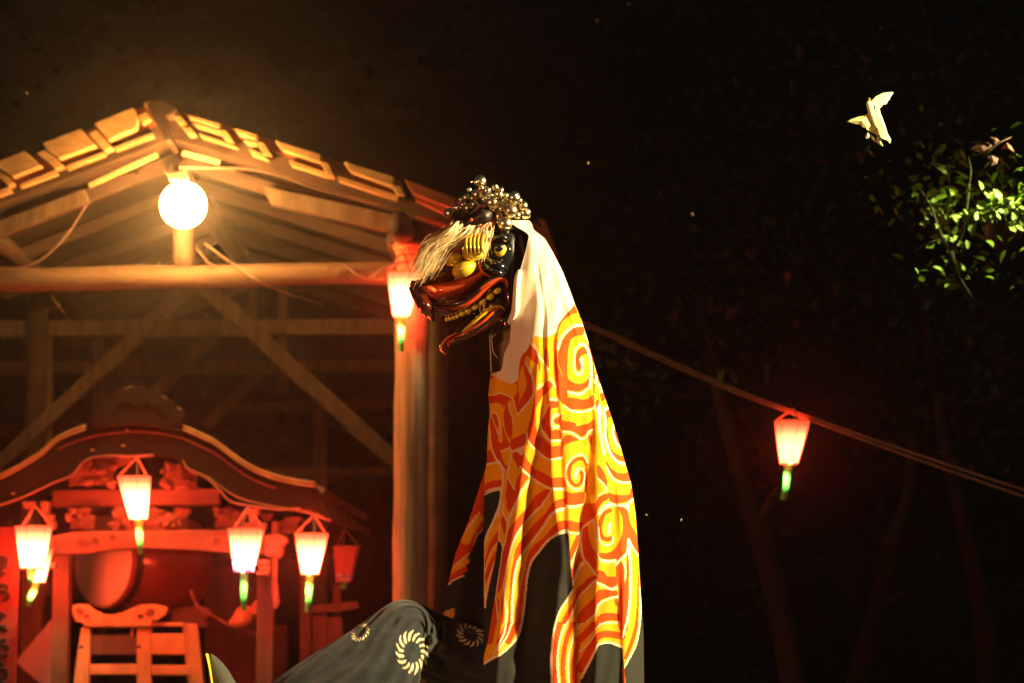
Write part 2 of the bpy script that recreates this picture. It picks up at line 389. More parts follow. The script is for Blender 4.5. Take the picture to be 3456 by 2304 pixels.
B(RED, 36, [(1228, 1280), (1202, 1400), (1206, 1600)])
B(RED, 54, [(1560, 690), (1560, 800), (1580, 1000), (1572, 1160)])
B(CRM, 14, [(1610, 482), (1582, 590), (1515, 672)]); B(CRM, 12, [(1614, 490), (1640, 560), (1685, 612)])
B(CRM, 15, [(1605, 510), (1616, 700), (1630, 860), (1620, 1000), (1590, 1120), (1562, 1225)])
B(CRM, 10, [(1590, 600), (1585, 700), (1580, 820)])
B(RED, 30, [(1694, 900), (1672, 1100), (1640, 1230), (1588, 1375)])
B(RED, 54, [(1015, 120), (930, 182), (860, 255), (782, 342), (722, 420), (692, 520), (668, 640), (640, 760), (618, 900), (600, 1050), (560, 1250)])
B(CRM, 15, [(870, 15), (930, 60), (1000, 94), (1060, 115), (1135, 120)])
B(CRM, 15, [(895, 25), (800, 130), (752, 220), (705, 330), (670, 480), (655, 560)])
B(RED, 50, [(1145, 200), (1050, 218), (990, 290), (920, 372), (832, 470), (780, 560), (742, 655), (722, 760), (708, 900), (712, 1040), (696, 1140), (640, 1260)])
B(CRM, 14, [(1015, 125), (962, 200), (882, 300), (802, 410), (742, 530), (712, 640), (686, 760), (680, 900), (688, 1020), (680, 1150), (655, 1230), (590, 1350)])
B(RED, 48, [(1150, 370), (1042, 392), (962, 472), (882, 560), (838, 645), (812, 760), (800, 900), (790, 1000), (768, 1120), (700, 1250)])
B(CRM, 14, [(1142, 255), (1062, 272), (1000, 330), (940, 420), (870, 530), (802, 620), (766, 720), (746, 860), (736, 1000), (722, 1120), (700, 1200), (630, 1320)])
B(RED, 60, [(690, 0), (705, 130), (742, 240)]); B(CRM, 11, [(695, 0), (742, 112)])
B(RED, 30, [(668, 280), (655, 380), (672, 440)]); B(CRM, 11, [(660, 270), (696, 352)]); B(CRM, 11, [(642, 400), (660, 555)])
B(RED, 34, [(610, 470), (570, 580), (545, 700)]); B(RED, 24, [(600, 600), (562, 760), (530, 900)])
B(CRM, 9, [(605, 520), (560, 620), (530, 760)])
# upper and middle print, band by band
FC[:2096 - CY0] = YEL
def crc(pts, sub=5):
    n = len(pts); a = [np.array(p, float) for p in pts]; out = []
    for i in range(n):
        p0, p1, p2, p3 = a[i - 1], a[i], a[(i + 1) % n], a[(i + 2) % n]
        for k in range(sub):
            t = k / sub; out.append(tuple(.5 * (2 * p1 + (p2 - p0) * t * .8 + (-.8 * (p2 - p0) * 2 + 6 * (p2 - p1) - .8 * (p3 - p1)) * t * t + (.8 * (p2 - p0) - 4 * (p2 - p1) + .8 * (p3 - p1)) * t ** 3)))
    return out
def area(T, col, *polys):
    for p in polys: FC[polymask(crc(T(p)))] = col
def lines(T, s, *ls):
    for w, p in ls: stroke(FC, CRM, w * s, T(p))
def reds(T, s, *ls):
    for w, p in ls: stroke(FC, RED, w * s, T(p))
qa = Z(1640, 1150, .19133); qb = Z(1630, 1440, .19133); qc = Z(1870, 1020, .24242); qd = Z(1870, 1380, .24233); qe = Z(1620, 1700, .25518); qf = Z(1880, 1700, .2551)
area(qc, RED, [(275, 40), (325, 155), (240, 180), (130, 255), (70, 370), (45, 520), (40, 700), (50, 850), (90, 960), (130, 1060), (170, 1180), (190, 1290), (180, 1310), (150, 1290), (130, 1420), (50, 1300), (30, 1180), (0, 1000), (0, 700), (10, 500), (45, 315), (130, 215), (210, 130)],
     [(400, 350), (300, 355), (220, 400), (130, 510), (80, 610), (55, 720), (60, 850), (100, 960), (150, 1130), (180, 1215), (340, 1240), (410, 1210), (490, 1140), (480, 1050), (430, 1110), (350, 1125), (270, 1110), (200, 1060), (185, 960), (190, 800), (200, 640), (235, 530), (300, 480), (410, 460), (420, 400)],
     [(400, 608), (450, 650), (480, 720), (430, 720), (375, 745), (350, 800), (380, 850), (385, 910), (350, 950), (315, 930), (300, 850), (300, 760), (330, 670)],
     [(180, 1320), (300, 1330), (400, 1350), (480, 1330), (555, 1275), (560, 1440), (480, 1470), (360, 1490), (220, 1480), (170, 1400)], [(640, 1260), (700, 1230), (720, 1330), (660, 1370)], [(575, 1380), (630, 1340), (620, 1420), (585, 1500)])
reds(qc, .2424, (14, [(470, 700), (500, 800), (505, 930), (490, 1050), (460, 1110)]), (26, [(355, 200), (400, 260), (440, 380), (500, 560), (560, 760), (600, 980), (640, 1110), (700, 1240)]), (26, [(460, 560), (500, 640), (530, 760), (545, 900), (560, 1050), (555, 1250)]))
lines(qc, .2424, (42, [(395, 325), (300, 330), (220, 375), (130, 460), (85, 540), (55, 640)]), (34, [(495, 1170), (515, 1050), (522, 950), (510, 800), (480, 680), (445, 605), (400, 578), (350, 590), (300, 650), (281, 760), (281, 880), (300, 970), (345, 1000), (385, 970), (396, 900), (388, 830), (376, 790), (392, 775)]),
      (26, [(425, 450), (465, 530), (495, 590)]), (36, [(190, 1240), (340, 1275), (420, 1240), (495, 1180)]), (32, [(150, 1440), (230, 1500), (370, 1520), (480, 1500), (565, 1450)]), (34, [(575, 1110), (590, 1050), (602, 1010)]), (44, [(615, 1135), (665, 1190), (655, 1235)]), (36, [(600, 1510), (640, 1430), (650, 1568)]), (44, [(700, 1500), (765, 1440)]))
area(qd, RED, [(70, 70), (110, 90), (110, 150), (290, 185), (310, 230), (400, 215), (480, 190), (555, 140), (550, 260), (480, 290), (440, 350), (380, 380), (300, 330), (200, 290), (110, 290), (75, 200)], [(110, 420), (170, 360), (260, 370), (345, 425), (230, 460), (150, 500), (115, 570), (100, 500)],
     [(480, 350), (520, 370), (520, 480), (480, 440)], [(160, 1150), (250, 1165), (420, 1155), (400, 1310), (320, 1330), (240, 1330), (165, 1310)], [(0, 285), (90, 300), (95, 400), (0, 410)], [(0, 520), (100, 515), (110, 655), (0, 660)], [(0, 960), (130, 955), (140, 1080), (0, 1085)], [(0, 1285), (150, 1240), (160, 1350), (0, 1410)],
     [(600, 780), (640, 790), (700, 880), (740, 1000), (740, 1080), (680, 1010), (610, 940)], [(430, 1480), (560, 1320), (640, 1210), (750, 1170), (755, 1250), (680, 1290), (610, 1390), (600, 1450), (500, 1568), (400, 1568)],
     [(710, 40), (770, 0), (830, 100), (760, 120), (745, 200), (750, 330), (780, 500), (830, 590), (940, 650), (990, 640), (1020, 720), (940, 720), (860, 690), (780, 590), (745, 480), (730, 330), (735, 150)], [(855, 240), (835, 310), (850, 400), (900, 480), (960, 540), (940, 450), (900, 400), (880, 350)],
     [(725, 710), (780, 800), (860, 870), (960, 890), (1060, 880), (1080, 990), (960, 1000), (860, 960), (780, 880), (740, 820)], [(755, 1160), (860, 1190), (1040, 1180), (1060, 1120), (1100, 1090), (1130, 1230), (1060, 1270), (960, 1300), (850, 1310), (780, 1290)])
reds(qd, .2423, (50, [(450, 760), (420, 700), (370, 685), (300, 705), (230, 775), (207, 880), (222, 980), (270, 1045), (330, 1055), (378, 1005), (393, 930), (380, 880)]), (24, [(455, 750), (447, 900), (450, 1050), (430, 1150)]), (12, [(660, 100), (660, 300), (690, 480)]))
stroke(FC, YEL, 34 * .2423, qd([(285, 840), (330, 768), (380, 768), (415, 840)]))
lines(qd, .2423, (26, [(110, 310), (200, 315), (280, 345), (370, 410), (460, 375), (475, 320), (545, 275)]), (20, [(545, 275), (530, 360)]), (25, [(470, 745), (445, 690), (410, 645), (370, 628), (290, 655), (210, 740), (165, 830), (155, 930), (190, 1030), (260, 1100), (330, 1118), (400, 1080), (420, 1000), (425, 900), (400, 835), (350, 818), (305, 850)]),
      (46, [(330, 845), (300, 890), (300, 945)]), (26, [(165, 1340), (230, 1360), (320, 1360), (400, 1320)]), (36, [(0, 440), (95, 435)]), (28, [(0, 680), (110, 680)]), (40, [(0, 1110), (150, 1110)]), (36, [(0, 1420), (80, 1390), (165, 1380)]), (22, [(610, 960), (690, 1040), (745, 1120)]), (20, [(750, 1130), (680, 1160), (610, 1210)]),
      (42, [(630, 0), (630, 150), (640, 300), (670, 470), (700, 620)]), (36, [(700, 60), (715, 150), (710, 350), (740, 480), (780, 600), (860, 710), (940, 755), (1030, 750)]), (40, [(840, 220), (815, 300), (840, 400), (880, 490), (960, 560)]), (28, [(730, 800), (790, 920), (860, 990), (960, 1020), (1080, 1010)]),
      (34, [(620, 1450), (680, 1370), (780, 1310), (880, 1340), (1030, 1320), (1070, 1270), (1125, 1235)]), (24, [(1000, 1340), (1040, 1420)]))
area(qa, RED, [(765, 60), (720, 170), (630, 250), (600, 340), (585, 450), (568, 620), (560, 700), (475, 742), (540, 770), (545, 900), (495, 1000), (515, 1130), (560, 1255), (620, 1235), (700, 1150), (780, 1060), (822, 920), (822, 800), (800, 660), (755, 540), (700, 420), (690, 330), (720, 250), (790, 320), (870, 385), (925, 420), (930, 520), (955, 500), (962, 400), (935, 330), (915, 220), (870, 150), (800, 100)],
     [(1050, 110), (1090, 150), (1110, 300), (1110, 470), (1060, 400), (1010, 310), (1030, 200)], [(1115, 700), (1180, 770), (1110, 880), (1000, 970), (985, 960), (1005, 840), (1010, 770), (1060, 720)], [(70, 590), (110, 590), (160, 630), (70, 660)],
     [(45, 970), (130, 955), (250, 935), (340, 960), (430, 1000), (440, 1030), (380, 1080), (320, 1180), (300, 1140), (230, 1090), (140, 1085), (55, 1100)], [(130, 1285), (190, 1310), (225, 1400), (250, 1568), (190, 1568), (150, 1430), (100, 1340)], [(85, 1340), (120, 1380), (170, 1568), (70, 1568)],
     [(350, 1150), (385, 1090), (405, 1200), (435, 1310), (468, 1400), (455, 1568), (345, 1568), (320, 1400), (310, 1280)], [(915, 840), (1010, 810), (1000, 900), (975, 1010), (900, 1140), (875, 1250), (870, 1568), (740, 1568), (790, 1350), (840, 1100), (880, 940)],
     [(1120, 1060), (1260, 1060), (1265, 1170), (1170, 1180), (1130, 1270), (1110, 1420), (1120, 1568), (1010, 1568), (975, 1440), (1010, 1340), (1070, 1230)], [(1280, 1345), (1210, 1370), (1190, 1420), (1240, 1460), (1290, 1450)],
     [(1200, 0), (1270, 0), (1240, 200), (1250, 350), (1310, 560), (1380, 740), (1440, 870), (1430, 1000), (1480, 1150), (1420, 1150), (1330, 1050), (1270, 970), (1240, 800), (1210, 600), (1190, 400)])
area(qa, YEL, [(690, 610), (722, 720), (712, 820), (660, 920), (610, 1010), (588, 1100), (590, 980), (572, 860), (570, 720), (590, 590), (620, 480), (670, 420), (665, 520)])
area(qa, CRM, [(60, 560), (330, 570), (480, 640), (560, 690), (470, 745), (380, 730), (170, 640)])
lines(qa, .1913, (28, [(695, 380), (730, 440), (790, 540), (835, 680), (850, 820), (830, 940), (760, 1070), (660, 1180), (555, 1310)]), (34, [(780, 20), (880, 110), (930, 250), (980, 310), (1040, 410), (1100, 510)]), (16, [(460, 1010), (500, 1080), (520, 1170), (555, 1290)]), (18, [(400, 1110), (420, 1240), (480, 1360), (475, 1440)]),
      (20, [(45, 955), (130, 945), (260, 915), (350, 945), (440, 1000)]), (24, [(65, 1250), (130, 1250), (190, 1280), (230, 1400), (260, 1568)]), (12, [(100, 1320), (190, 1568)]), (40, [(1000, 755), (960, 790), (925, 830)]), (34, [(1125, 660), (1180, 720), (1225, 800)]), (50, [(1140, 1025), (1250, 1030)]),
      (18, [(1110, 1110), (1060, 1210), (990, 1350), (960, 1440), (990, 1568)]), (44, [(1285, 1300), (1215, 1312), (1172, 1390), (1172, 1480), (1220, 1520), (1290, 1510)]))
area(qb, RED, [(135, 0), (350, 0), (380, 100), (440, 240), (480, 290), (450, 350), (330, 400), (310, 440), (350, 560), (400, 680), (430, 650), (420, 780), (370, 720), (300, 600), (240, 560), (190, 440), (150, 300), (135, 150)],
     [(400, 30), (500, 0), (520, 100), (500, 200), (540, 200), (640, 150), (770, 100), (760, 200), (720, 320), (600, 370), (510, 420), (480, 330), (490, 220), (420, 120)], [(80, 420), (150, 430), (200, 560), (200, 600), (65, 640)], [(50, 1000), (150, 950), (310, 930), (320, 1040), (180, 1070), (40, 1130)],
     [(515, 470), (600, 440), (660, 490), (690, 500), (710, 350), (740, 330), (740, 480), (800, 600), (910, 730), (890, 830), (880, 900), (800, 870), (720, 760), (660, 690), (620, 740), (590, 640), (540, 560)],
     [(430, 930), (470, 960), (560, 1110), (570, 1040), (600, 920), (640, 830), (700, 800), (800, 880), (760, 960), (650, 1120), (580, 1290), (530, 1420), (490, 1460), (440, 1380), (400, 1200), (420, 1050)], [(800, 0), (930, 0), (960, 130), (970, 380), (880, 330), (800, 200), (780, 100)],
     [(990, 150), (1100, 230), (1210, 330), (1380, 350), (1390, 510), (1180, 550), (1080, 500), (960, 400)], [(1060, 0), (1200, 0), (1215, 60), (1370, 70), (1370, 200), (1200, 210), (1120, 110)], [(910, 740), (1050, 800), (1230, 890), (1410, 910), (1420, 1040), (1240, 1060), (1150, 1040), (1030, 980), (900, 890)],
     [(860, 1300), (950, 1190), (1100, 1100), (1190, 1110), (1100, 1260), (980, 1390), (880, 1500), (840, 1568), (700, 1568), (780, 1430)], [(1170, 1420), (1250, 1320), (1450, 1260), (1460, 1390), (1300, 1450), (1200, 1540), (1180, 1568), (1080, 1568)])
area(qb, YEL, [(250, 0), (330, 0), (350, 150), (345, 260), (280, 260), (265, 130)])
area(qb, CRM, [(600, 400), (720, 335), (690, 500)])
lines(qb, .1913, (14, [(220, 0), (260, 110), (290, 150), (310, 100), (310, 0)]), (24, [(115, 0), (130, 200), (160, 370), (220, 530), (290, 620), (390, 770)]), (38, [(50, 665), (160, 640), (290, 630)]), (34, [(290, 620), (330, 740), (350, 900), (345, 1050), (320, 1200), (270, 1568)]), (28, [(35, 1160), (130, 1100), (300, 1065)]),
      (28, [(320, 425), (390, 410), (470, 360)]), (22, [(470, 360), (500, 420), (490, 560), (450, 700), (440, 850), (480, 970), (560, 1100)]), (26, [(510, 430), (600, 400), (720, 340)]), (32, [(770, 110), (790, 220), (860, 330), (960, 420), (1080, 530), (1170, 575), (1390, 550)]), (38, [(1010, 0), (1070, 110), (1150, 220), (1240, 250), (1370, 235)]),
      (36, [(660, 700), (720, 770), (850, 880), (920, 940), (1050, 1020), (1200, 1090), (1340, 1085), (1440, 1110)]), (36, [(870, 900), (800, 990), (690, 1130), (610, 1300), (540, 1450), (490, 1568)]), (20, [(1210, 1100), (1130, 1250), (1000, 1400), (830, 1568)]), (30, [(1200, 1540), (1300, 1460), (1470, 1430)]), (14, [(370, 1300), (350, 1480), (370, 1568)]))
area(qe, RED, [(345, 0), (450, 0), (420, 60), (385, 100)], [(290, 160), (330, 200), (350, 280), (330, 410), (280, 260)], [(240, 350), (180, 430), (120, 540), (90, 660), (60, 780), (60, 860), (110, 700), (160, 600), (230, 510)], [(215, 600), (190, 740), (140, 880), (90, 1020), (60, 1060), (70, 920), (120, 780)],
     [(640, 50), (560, 110), (470, 220), (400, 300), (350, 420), (300, 640), (270, 800), (230, 960), (200, 1160), (260, 1150), (310, 1000), (340, 900), (370, 730), (420, 560), (480, 400), (560, 280), (660, 150), (740, 60), (830, 0), (680, 0)],
     [(1130, 0), (1130, 30), (1000, 70), (920, 130), (860, 240), (740, 400), (660, 510), (560, 630), (500, 740), (450, 900), (430, 1050), (410, 1250), (405, 1568), (375, 1568), (390, 1200), (400, 1000), (430, 800), (470, 600), (540, 480), (640, 370), (700, 270), (800, 190), (880, 100), (960, 0)],
     [(1150, 220), (1030, 250), (940, 320), (850, 430), (720, 540), (650, 640), (610, 760), (590, 900), (550, 1060), (520, 1250), (500, 1400), (490, 1568), (540, 1568), (570, 1300), (590, 1100), (630, 900), (690, 750), (780, 650), (900, 510), (1020, 400), (1160, 330)],
     [(190, 1200), (230, 1250), (260, 1300), (240, 1480), (250, 1568), (120, 1568), (150, 1400)], [(290, 1200), (310, 1300), (320, 1450), (310, 1568), (280, 1568), (280, 1400)], [(1150, 215), (1254, 235), (1254, 350), (1160, 330)])
lines(qe, .2552, (14, [(300, 0), (300, 100), (370, 230)]), (22, [(460, 0), (410, 120), (370, 260), (340, 450), (310, 560)]), (14, [(260, 260), (250, 380), (270, 500), (310, 590)]), (12, [(225, 510), (150, 620), (100, 740), (70, 900)]), (13, [(180, 800), (130, 960), (90, 1150), (70, 1350)]), (16, [(270, 0), (210, 170), (130, 340), (60, 560), (50, 700), (60, 900)]),
      (28, [(840, 0), (700, 130), (580, 270), (480, 420), (420, 570), (370, 760), (335, 960), (320, 1100), (330, 1250), (350, 1400), (345, 1568)]), (30, [(1140, 55), (1020, 90), (930, 150), (860, 270), (700, 480), (560, 660), (490, 800), (460, 960), (440, 1150), (430, 1350), (420, 1568)]), (15, [(200, 1200), (220, 1350), (240, 1568)]))
area(qf, RED, [(340, 150), (360, 0), (560, 0), (500, 90), (470, 200), (350, 290)], [(0, 240), (120, 215), (330, 240), (345, 150), (350, 290), (310, 360), (150, 350), (140, 330), (0, 370)], [(260, 410), (310, 400), (290, 500), (180, 750), (170, 620)], [(300, 640), (340, 740), (290, 800), (240, 930), (205, 1040), (190, 880), (250, 770)],
     [(340, 330), (400, 290), (420, 430), (460, 560), (510, 650), (515, 880), (430, 800), (370, 720), (340, 600), (330, 450)],
     [(800, 30), (880, 40), (940, 90), (970, 250), (1060, 420), (1090, 650), (1010, 580), (945, 450), (930, 620), (850, 730), (770, 800), (770, 740), (560, 720), (560, 650), (650, 645), (740, 610), (830, 480), (870, 330), (860, 170)],
     [(800, 790), (850, 760), (890, 860), (900, 1050), (930, 640), (955, 700), (950, 1000), (950, 1300), (910, 1568), (830, 1568), (830, 1300), (810, 1100), (785, 1000), (780, 830)], [(1075, 850), (1085, 1100), (1080, 1350), (1070, 1568), (1035, 1568), (1060, 1300), (1065, 1050)],
     [(520, 890), (560, 870), (630, 900), (670, 960), (780, 960), (790, 1080), (720, 1110), (620, 1060), (540, 1030), (520, 960)], [(505, 940), (515, 980), (420, 1080), (310, 1190), (260, 1290), (200, 1400), (120, 1568), (50, 1568), (150, 1380), (230, 1270), (260, 1120), (330, 1060), (420, 970)],
     [(540, 1140), (640, 1130), (790, 1150), (800, 1210), (720, 1220), (600, 1260), (530, 1330), (500, 1440), (400, 1540), (370, 1568), (260, 1568), (300, 1430), (420, 1300), (490, 1240)], [(760, 1260), (800, 1250), (805, 1340), (775, 1340)], [(520, 1568), (530, 1500), (590, 1450), (700, 1435), (820, 1460), (820, 1540), (700, 1540), (600, 1568)])
reds(qf, .2551, (56, [(700, 80), (620, 130), (575, 250), (570, 370), (600, 440), (660, 465), (720, 450)]))
lines(qf, .2551, (36, [(0, 390), (80, 360), (140, 340)]), (26, [(140, 370), (220, 390), (320, 385), (330, 320), (480, 200)]), (26, [(120, 20), (230, 30), (350, 0)]), (36, [(0, 90), (115, 60)]), (26, [(310, 400), (300, 540), (240, 680), (180, 810)]), (24, [(320, 380), (320, 540), (340, 700), (420, 800), (515, 940)]), (15, [(485, 200), (510, 400), (520, 600), (580, 750)]),
      (34, [(560, 130), (620, 60), (700, 20), (800, 20), (900, 15), (945, 60)]), (26, [(545, 300), (560, 440), (600, 520), (680, 540), (735, 500), (740, 440)]), (38, [(705, 260), (685, 330), (682, 385)]), (44, [(590, 745), (680, 760), (765, 745)]), (32, [(780, 800), (850, 720), (930, 640), (945, 470)]), (26, [(945, 460), (1000, 570), (1080, 690)]), (34, [(950, 500), (965, 700), (975, 900), (975, 1100), (965, 1300), (930, 1568)]),
      (20, [(875, 730), (905, 850), (905, 1000)]), (36, [(530, 1040), (620, 1080), (720, 1125), (790, 1100)]), (22, [(515, 1000), (400, 1110), (300, 1220), (250, 1330), (150, 1560)]), (34, [(350, 775), (290, 850), (210, 1060)]), (28, [(810, 1225), (740, 1235), (600, 1290), (540, 1350), (510, 1450), (400, 1550)]))
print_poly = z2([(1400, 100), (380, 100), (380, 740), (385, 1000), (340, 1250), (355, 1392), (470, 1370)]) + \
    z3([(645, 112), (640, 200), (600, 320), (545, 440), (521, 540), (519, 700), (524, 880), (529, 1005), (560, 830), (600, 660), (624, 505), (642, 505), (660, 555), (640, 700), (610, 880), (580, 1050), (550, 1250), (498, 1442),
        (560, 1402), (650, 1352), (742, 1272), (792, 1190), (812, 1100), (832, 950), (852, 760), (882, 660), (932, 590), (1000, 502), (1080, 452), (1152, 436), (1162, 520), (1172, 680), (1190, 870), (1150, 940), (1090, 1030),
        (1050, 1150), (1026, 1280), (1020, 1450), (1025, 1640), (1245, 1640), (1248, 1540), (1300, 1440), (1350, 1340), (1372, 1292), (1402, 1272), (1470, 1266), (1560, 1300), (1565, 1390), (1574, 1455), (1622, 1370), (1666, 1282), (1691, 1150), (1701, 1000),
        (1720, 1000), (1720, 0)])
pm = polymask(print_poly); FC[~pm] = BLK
for seg, w in (([(522, 150), (560, 132), (600, 120), (645, 112)], 12), ([(645, 112), (640, 200), (600, 320), (545, 440), (521, 540), (519, 700), (524, 880), (529, 1000)], 11),
               ([(660, 555), (640, 700), (612, 880)], 7), ([(498, 1438), (560, 1395), (650, 1345), (738, 1265), (785, 1190), (806, 1100), (826, 950), (846, 760), (876, 655), (930, 582), (1000, 496), (1080, 446), (1150, 430)], 18),
               ([(1192, 862), (1150, 935), (1090, 1030), (1052, 1150), (1030, 1280), (1026, 1450), (1032, 1640)], 16), ([(1250, 1530), (1300, 1435), (1350, 1335), (1372, 1285), (1402, 1268), (1470, 1262), (1558, 1296)], 18),
               ([(1574, 1450), (1620, 1365), (1662, 1278), (1687, 1150), (1697, 1000), (1690, 850)], 14)):
    stroke(FC, CRM, w * S3, z3(seg))
FC[polymask(z3([(1560, 1440), (1575, 1455), (1592, 1640), (1568, 1640)]))] = (.7, .12, .01)
hood = z2([(1100, -420), (1100, 100), (962, 152), (900, 222), (852, 282), (836, 340), (800, 362), (760, 376), (700, 362), (664, 396), (652, 440), (622, 470), (602, 500), (592, 560), (586, 640), (560, 664), (520, 652), (498, 614), (380, 604), (380, -420)])
FC[polymask(hood)] = WHT
BC = new_canvas(BLK)
def Bb(col, w, pts): stroke(BC, col, w * S3, z3(pts))
BC[polymask(z3([(800, -200), (300, -200), (200, 500), (180, 800), (245, 835), (300, 795), (362, 768), (400, 640), (430, 560), (470, 462), (516, 422), (525, 140), (700, 100)]))] = RED
Bb(YEL, 74, [(480, 330), (430, 400), (385, 490)]); Bb(YEL, 50, [(385, 650), (330, 690), (280, 730)])
Bb(CRM, 10, [(488, 280), (440, 350), (385, 420)])
Bb(RED, 40, [(375, 715), (320, 745), (260, 790)]); Bb(CRM, 10, [(405, 595), (350, 640), (295, 690)])
Bb(CRM, 11, [(365, 762), (300, 788), (248, 828)]); Bb(CRM, 9, [(514, 412), (466, 458), (436, 530)])
BC[polymask(z3([(205, 1050), (240, 1015), (258, 1022), (285, 1000), (298, 1010), (288, 1086), (230, 1072)]))] = (.62, .30, .04)
BC[polymask(z2([(2000, -500), (2000, 640), (380, 600), (380, -500)]))] = (.30, .22, .13)  # white hood lining, its shade put into this brown

# ------------------------------------------------------------------ the lion's cloth: a hanging sheet with folds, open towards the left
rows = np.arange(745, 2450, 2.0)
def tab(ys, xs, sm=9):
    v = np.interp(rows, ys, xs); k = np.ones(sm) / sm
    return np.convolve(np.pad(v, sm // 2, 'edge'), k, 'valid')
xL = tab([745, 755, 768, 780, 795, 850, 908, 1002, 1063, 1103, 1150, 1195, 1236, 1250, 1258, 1328, 1389, 1460, 1552, 1600, 1700, 2130, 2450],
         [1722, 1727, 1745, 1768, 1786, 1774, 1757, 1736, 1730, 1724, 1721, 1700, 1695, 1690, 1656, 1648, 1653, 1646, 1643, 1636, 1634, 1633, 1630], 3)
xR = tab([745, 752, 762, 775, 805, 860, 920, 985, 1030, 1080, 1150, 1265, 1400, 1520, 1630, 1730, 1860, 1995, 2130, 2304, 2450],
         [1784, 1793, 1797, 1799, 1838, 1870, 1900, 1925, 1941, 1962, 1984, 2016, 2062, 2098, 2130, 2145, 2154, 2162, 2172, 2174, 2178], 7)
xB = tab([745, 908, 1060, 1108, 1256, 1460, 1560, 1600, 1750, 1869, 1973, 2067, 2304, 2450], [1750, 1745, 1740, 1655, 1655, 1647, 1646, 1632, 1584, 1536, 1511, 1488, 1440, 1400], 5)
Y0 = [745, 800, 1050, 1200, 1400, 1600, 1850, 2100, 2304, 2450]
aref = tab([745, 800, 908, 1063, 1150, 1256, 1389, 1552, 1700, 2450], [1722, 1765, 1752, 1725, 1705, 1675, 1650, 1643, 1634, 1630], 61)
foldx = [tab(Y0, v, 31) for v in (
    [1745, 1792, 1820, 1818, 1803, 1764, 1722, 1690, 1680, 1678], [1750, 1800, 1836, 1834, 1829, 1807, 1792, 1775, 1770, 1770],
    [1756, 1806, 1848, 1850, 1857, 1861, 1900, 1872, 1868, 1866], [1759, 1810, 1862, 1872, 1885, 1899, 1914, 1925, 1930, 1932], [1761, 1813, 1867, 1879, 1892, 1906, 1921, 1931, 1936, 1938],
    [1764, 1822, 1910, 1968, 2002, 1981, 1959, 1954, 1957, 1958], [1768, 1827, 1918, 1976, 2012, 2014, 2019, 2013, 2010, 2010],
    [1774, 1832, 1926, 1985, 2030, 2070, 2088, 2090, 2094, 2096], [1780, 1836, 1932, 1991, 2037, 2084, 2104, 2106, 2110, 2112])]
NF = 300; NB_ = 110
verts = []; cols = []
for r, y in enumerate(rows):
    a, b = xL[r], xR[r]
    ar = aref[r]
    nx = [ar] + [min(max(f[r], ar + 4 + 3 * k), b - 34 + 3 * k) for k, f in enumerate(foldx)] + [b]
    nx = np.maximum.accumulate(np.array(nx) + np.arange(len(nx)) * 1e-3)
    w = np.diff(nx) * mp(6.9)
    sl = [-.8, .35, -.70, .35, -.9, .33, -.68, .32, -.6, .75]
    soft = .5 + .5 * min(1, max(0, (y - 800) / 500))
    nd = [0.0]
    hs = .45 + .55 * min(1, max(0, (y - 1050) / 250))
    for k in range(len(w)): nd.append(nd[-1] + w[k] * (sl[k] if k < 3 else sl[k] * hs) * soft)
    nd = np.array(nd); t = np.linspace(0, 1, NF) ; x = a + (b - a) * (1 - (1 - t) ** 1.15)
    x[-1] = b
    i = np.clip(np.searchsorted(nx, x, 'right') - 1, 0, len(nx) - 2)
    u = (x - nx[i]) / (nx[i + 1] - nx[i]); u = np.clip(u, 0, 1); s = .6 * u + .4 * (u * u * (3 - 2 * u))
    d = nd[i] + (nd[i + 1] - nd[i]) * s
    k5 = np.ones(9) / 9; d = np.convolve(np.pad(d, 4, 'edge'), k5, 'valid')
    tt = (x - ar) / (b - ar); d = d - (nd[-1] - .06 - .05) * tt * .3
    d += .09 * np.clip((tt - .86) / .14, 0, 1) ** 2.2
    wr = .0016 * np.sin(x * .11 + y * .012 + 2 * np.sin(y * .006)) + .0012 * np.sin(x * .05 - y * .045 + 1.3) * np.clip(np.sin(y * .004 + x * .01), 0, 1) + .0010 * np.sin(y * .07 + x * .02) * (tt < .45)
    base = 6.875 + .02 * max(0, 1 - (y - 745) / 200) + .045 * min(1, max(0, (y - 1100) / 400))
    df = base + d + wr
    pts = Pn(x, y, df); verts.append(pts)
    ci = np.clip((x - CX0).astype(int), 0, CW - 1); ri = int(min(CH - 1, max(0, y - CY0))); cols.append(FC[ri, ci])
    # back sheet
    v = np.linspace(0, 1, NB_ + 1)[1:]; xb = b + (xB[r] - b) * v
    dep = .30 * min(1, (y - 700) / 450)
    db = df[-1] + dep * np.sin(np.clip(v * 1.7, 0, math.pi / 2)) - (dep * .25) * v ** 2 + .012 * np.sin(v * 26 + y * .003) * np.clip(v * 3, 0, 1)
    verts.append(Pn(xb, y, db)); ci = np.clip((xb - CX0).astype(int), 0, CW - 1); cols.append(BC[ri, ci])
verts = np.concatenate(verts); cols = np.concatenate(cols)
NC = NF + NB_; NR = len(rows)
costume = empty('lion_cloth', P(1890, 2330, 7.05), 'flame swirl printed red and yellow lion cloth with white hood draped over dancer', 'costume')
org = np.array(WO[costume.name])
me = bpy.data.meshes.new('printed_cloth')
idx = np.arange(NR * NC).reshape(NR, NC)
q = np.stack([idx[:-1, :-1], idx[1:, :-1], idx[1:, 1:], idx[:-1, 1:]], -1).reshape(-1, 4)
me.vertices.add(NR * NC); me.vertices.foreach_set('co', (verts - org).ravel())
me.loops.add(q.size); me.loops.foreach_set('vertex_index', q.ravel().astype(np.int32))
me.polygons.add(len(q)); me.polygons.foreach_set('loop_start', np.arange(0, q.size, 4, dtype=np.int32))
me.update(calc_edges=True); me.validate()
me.polygons.foreach_set('use_smooth', np.ones(len(q), bool))
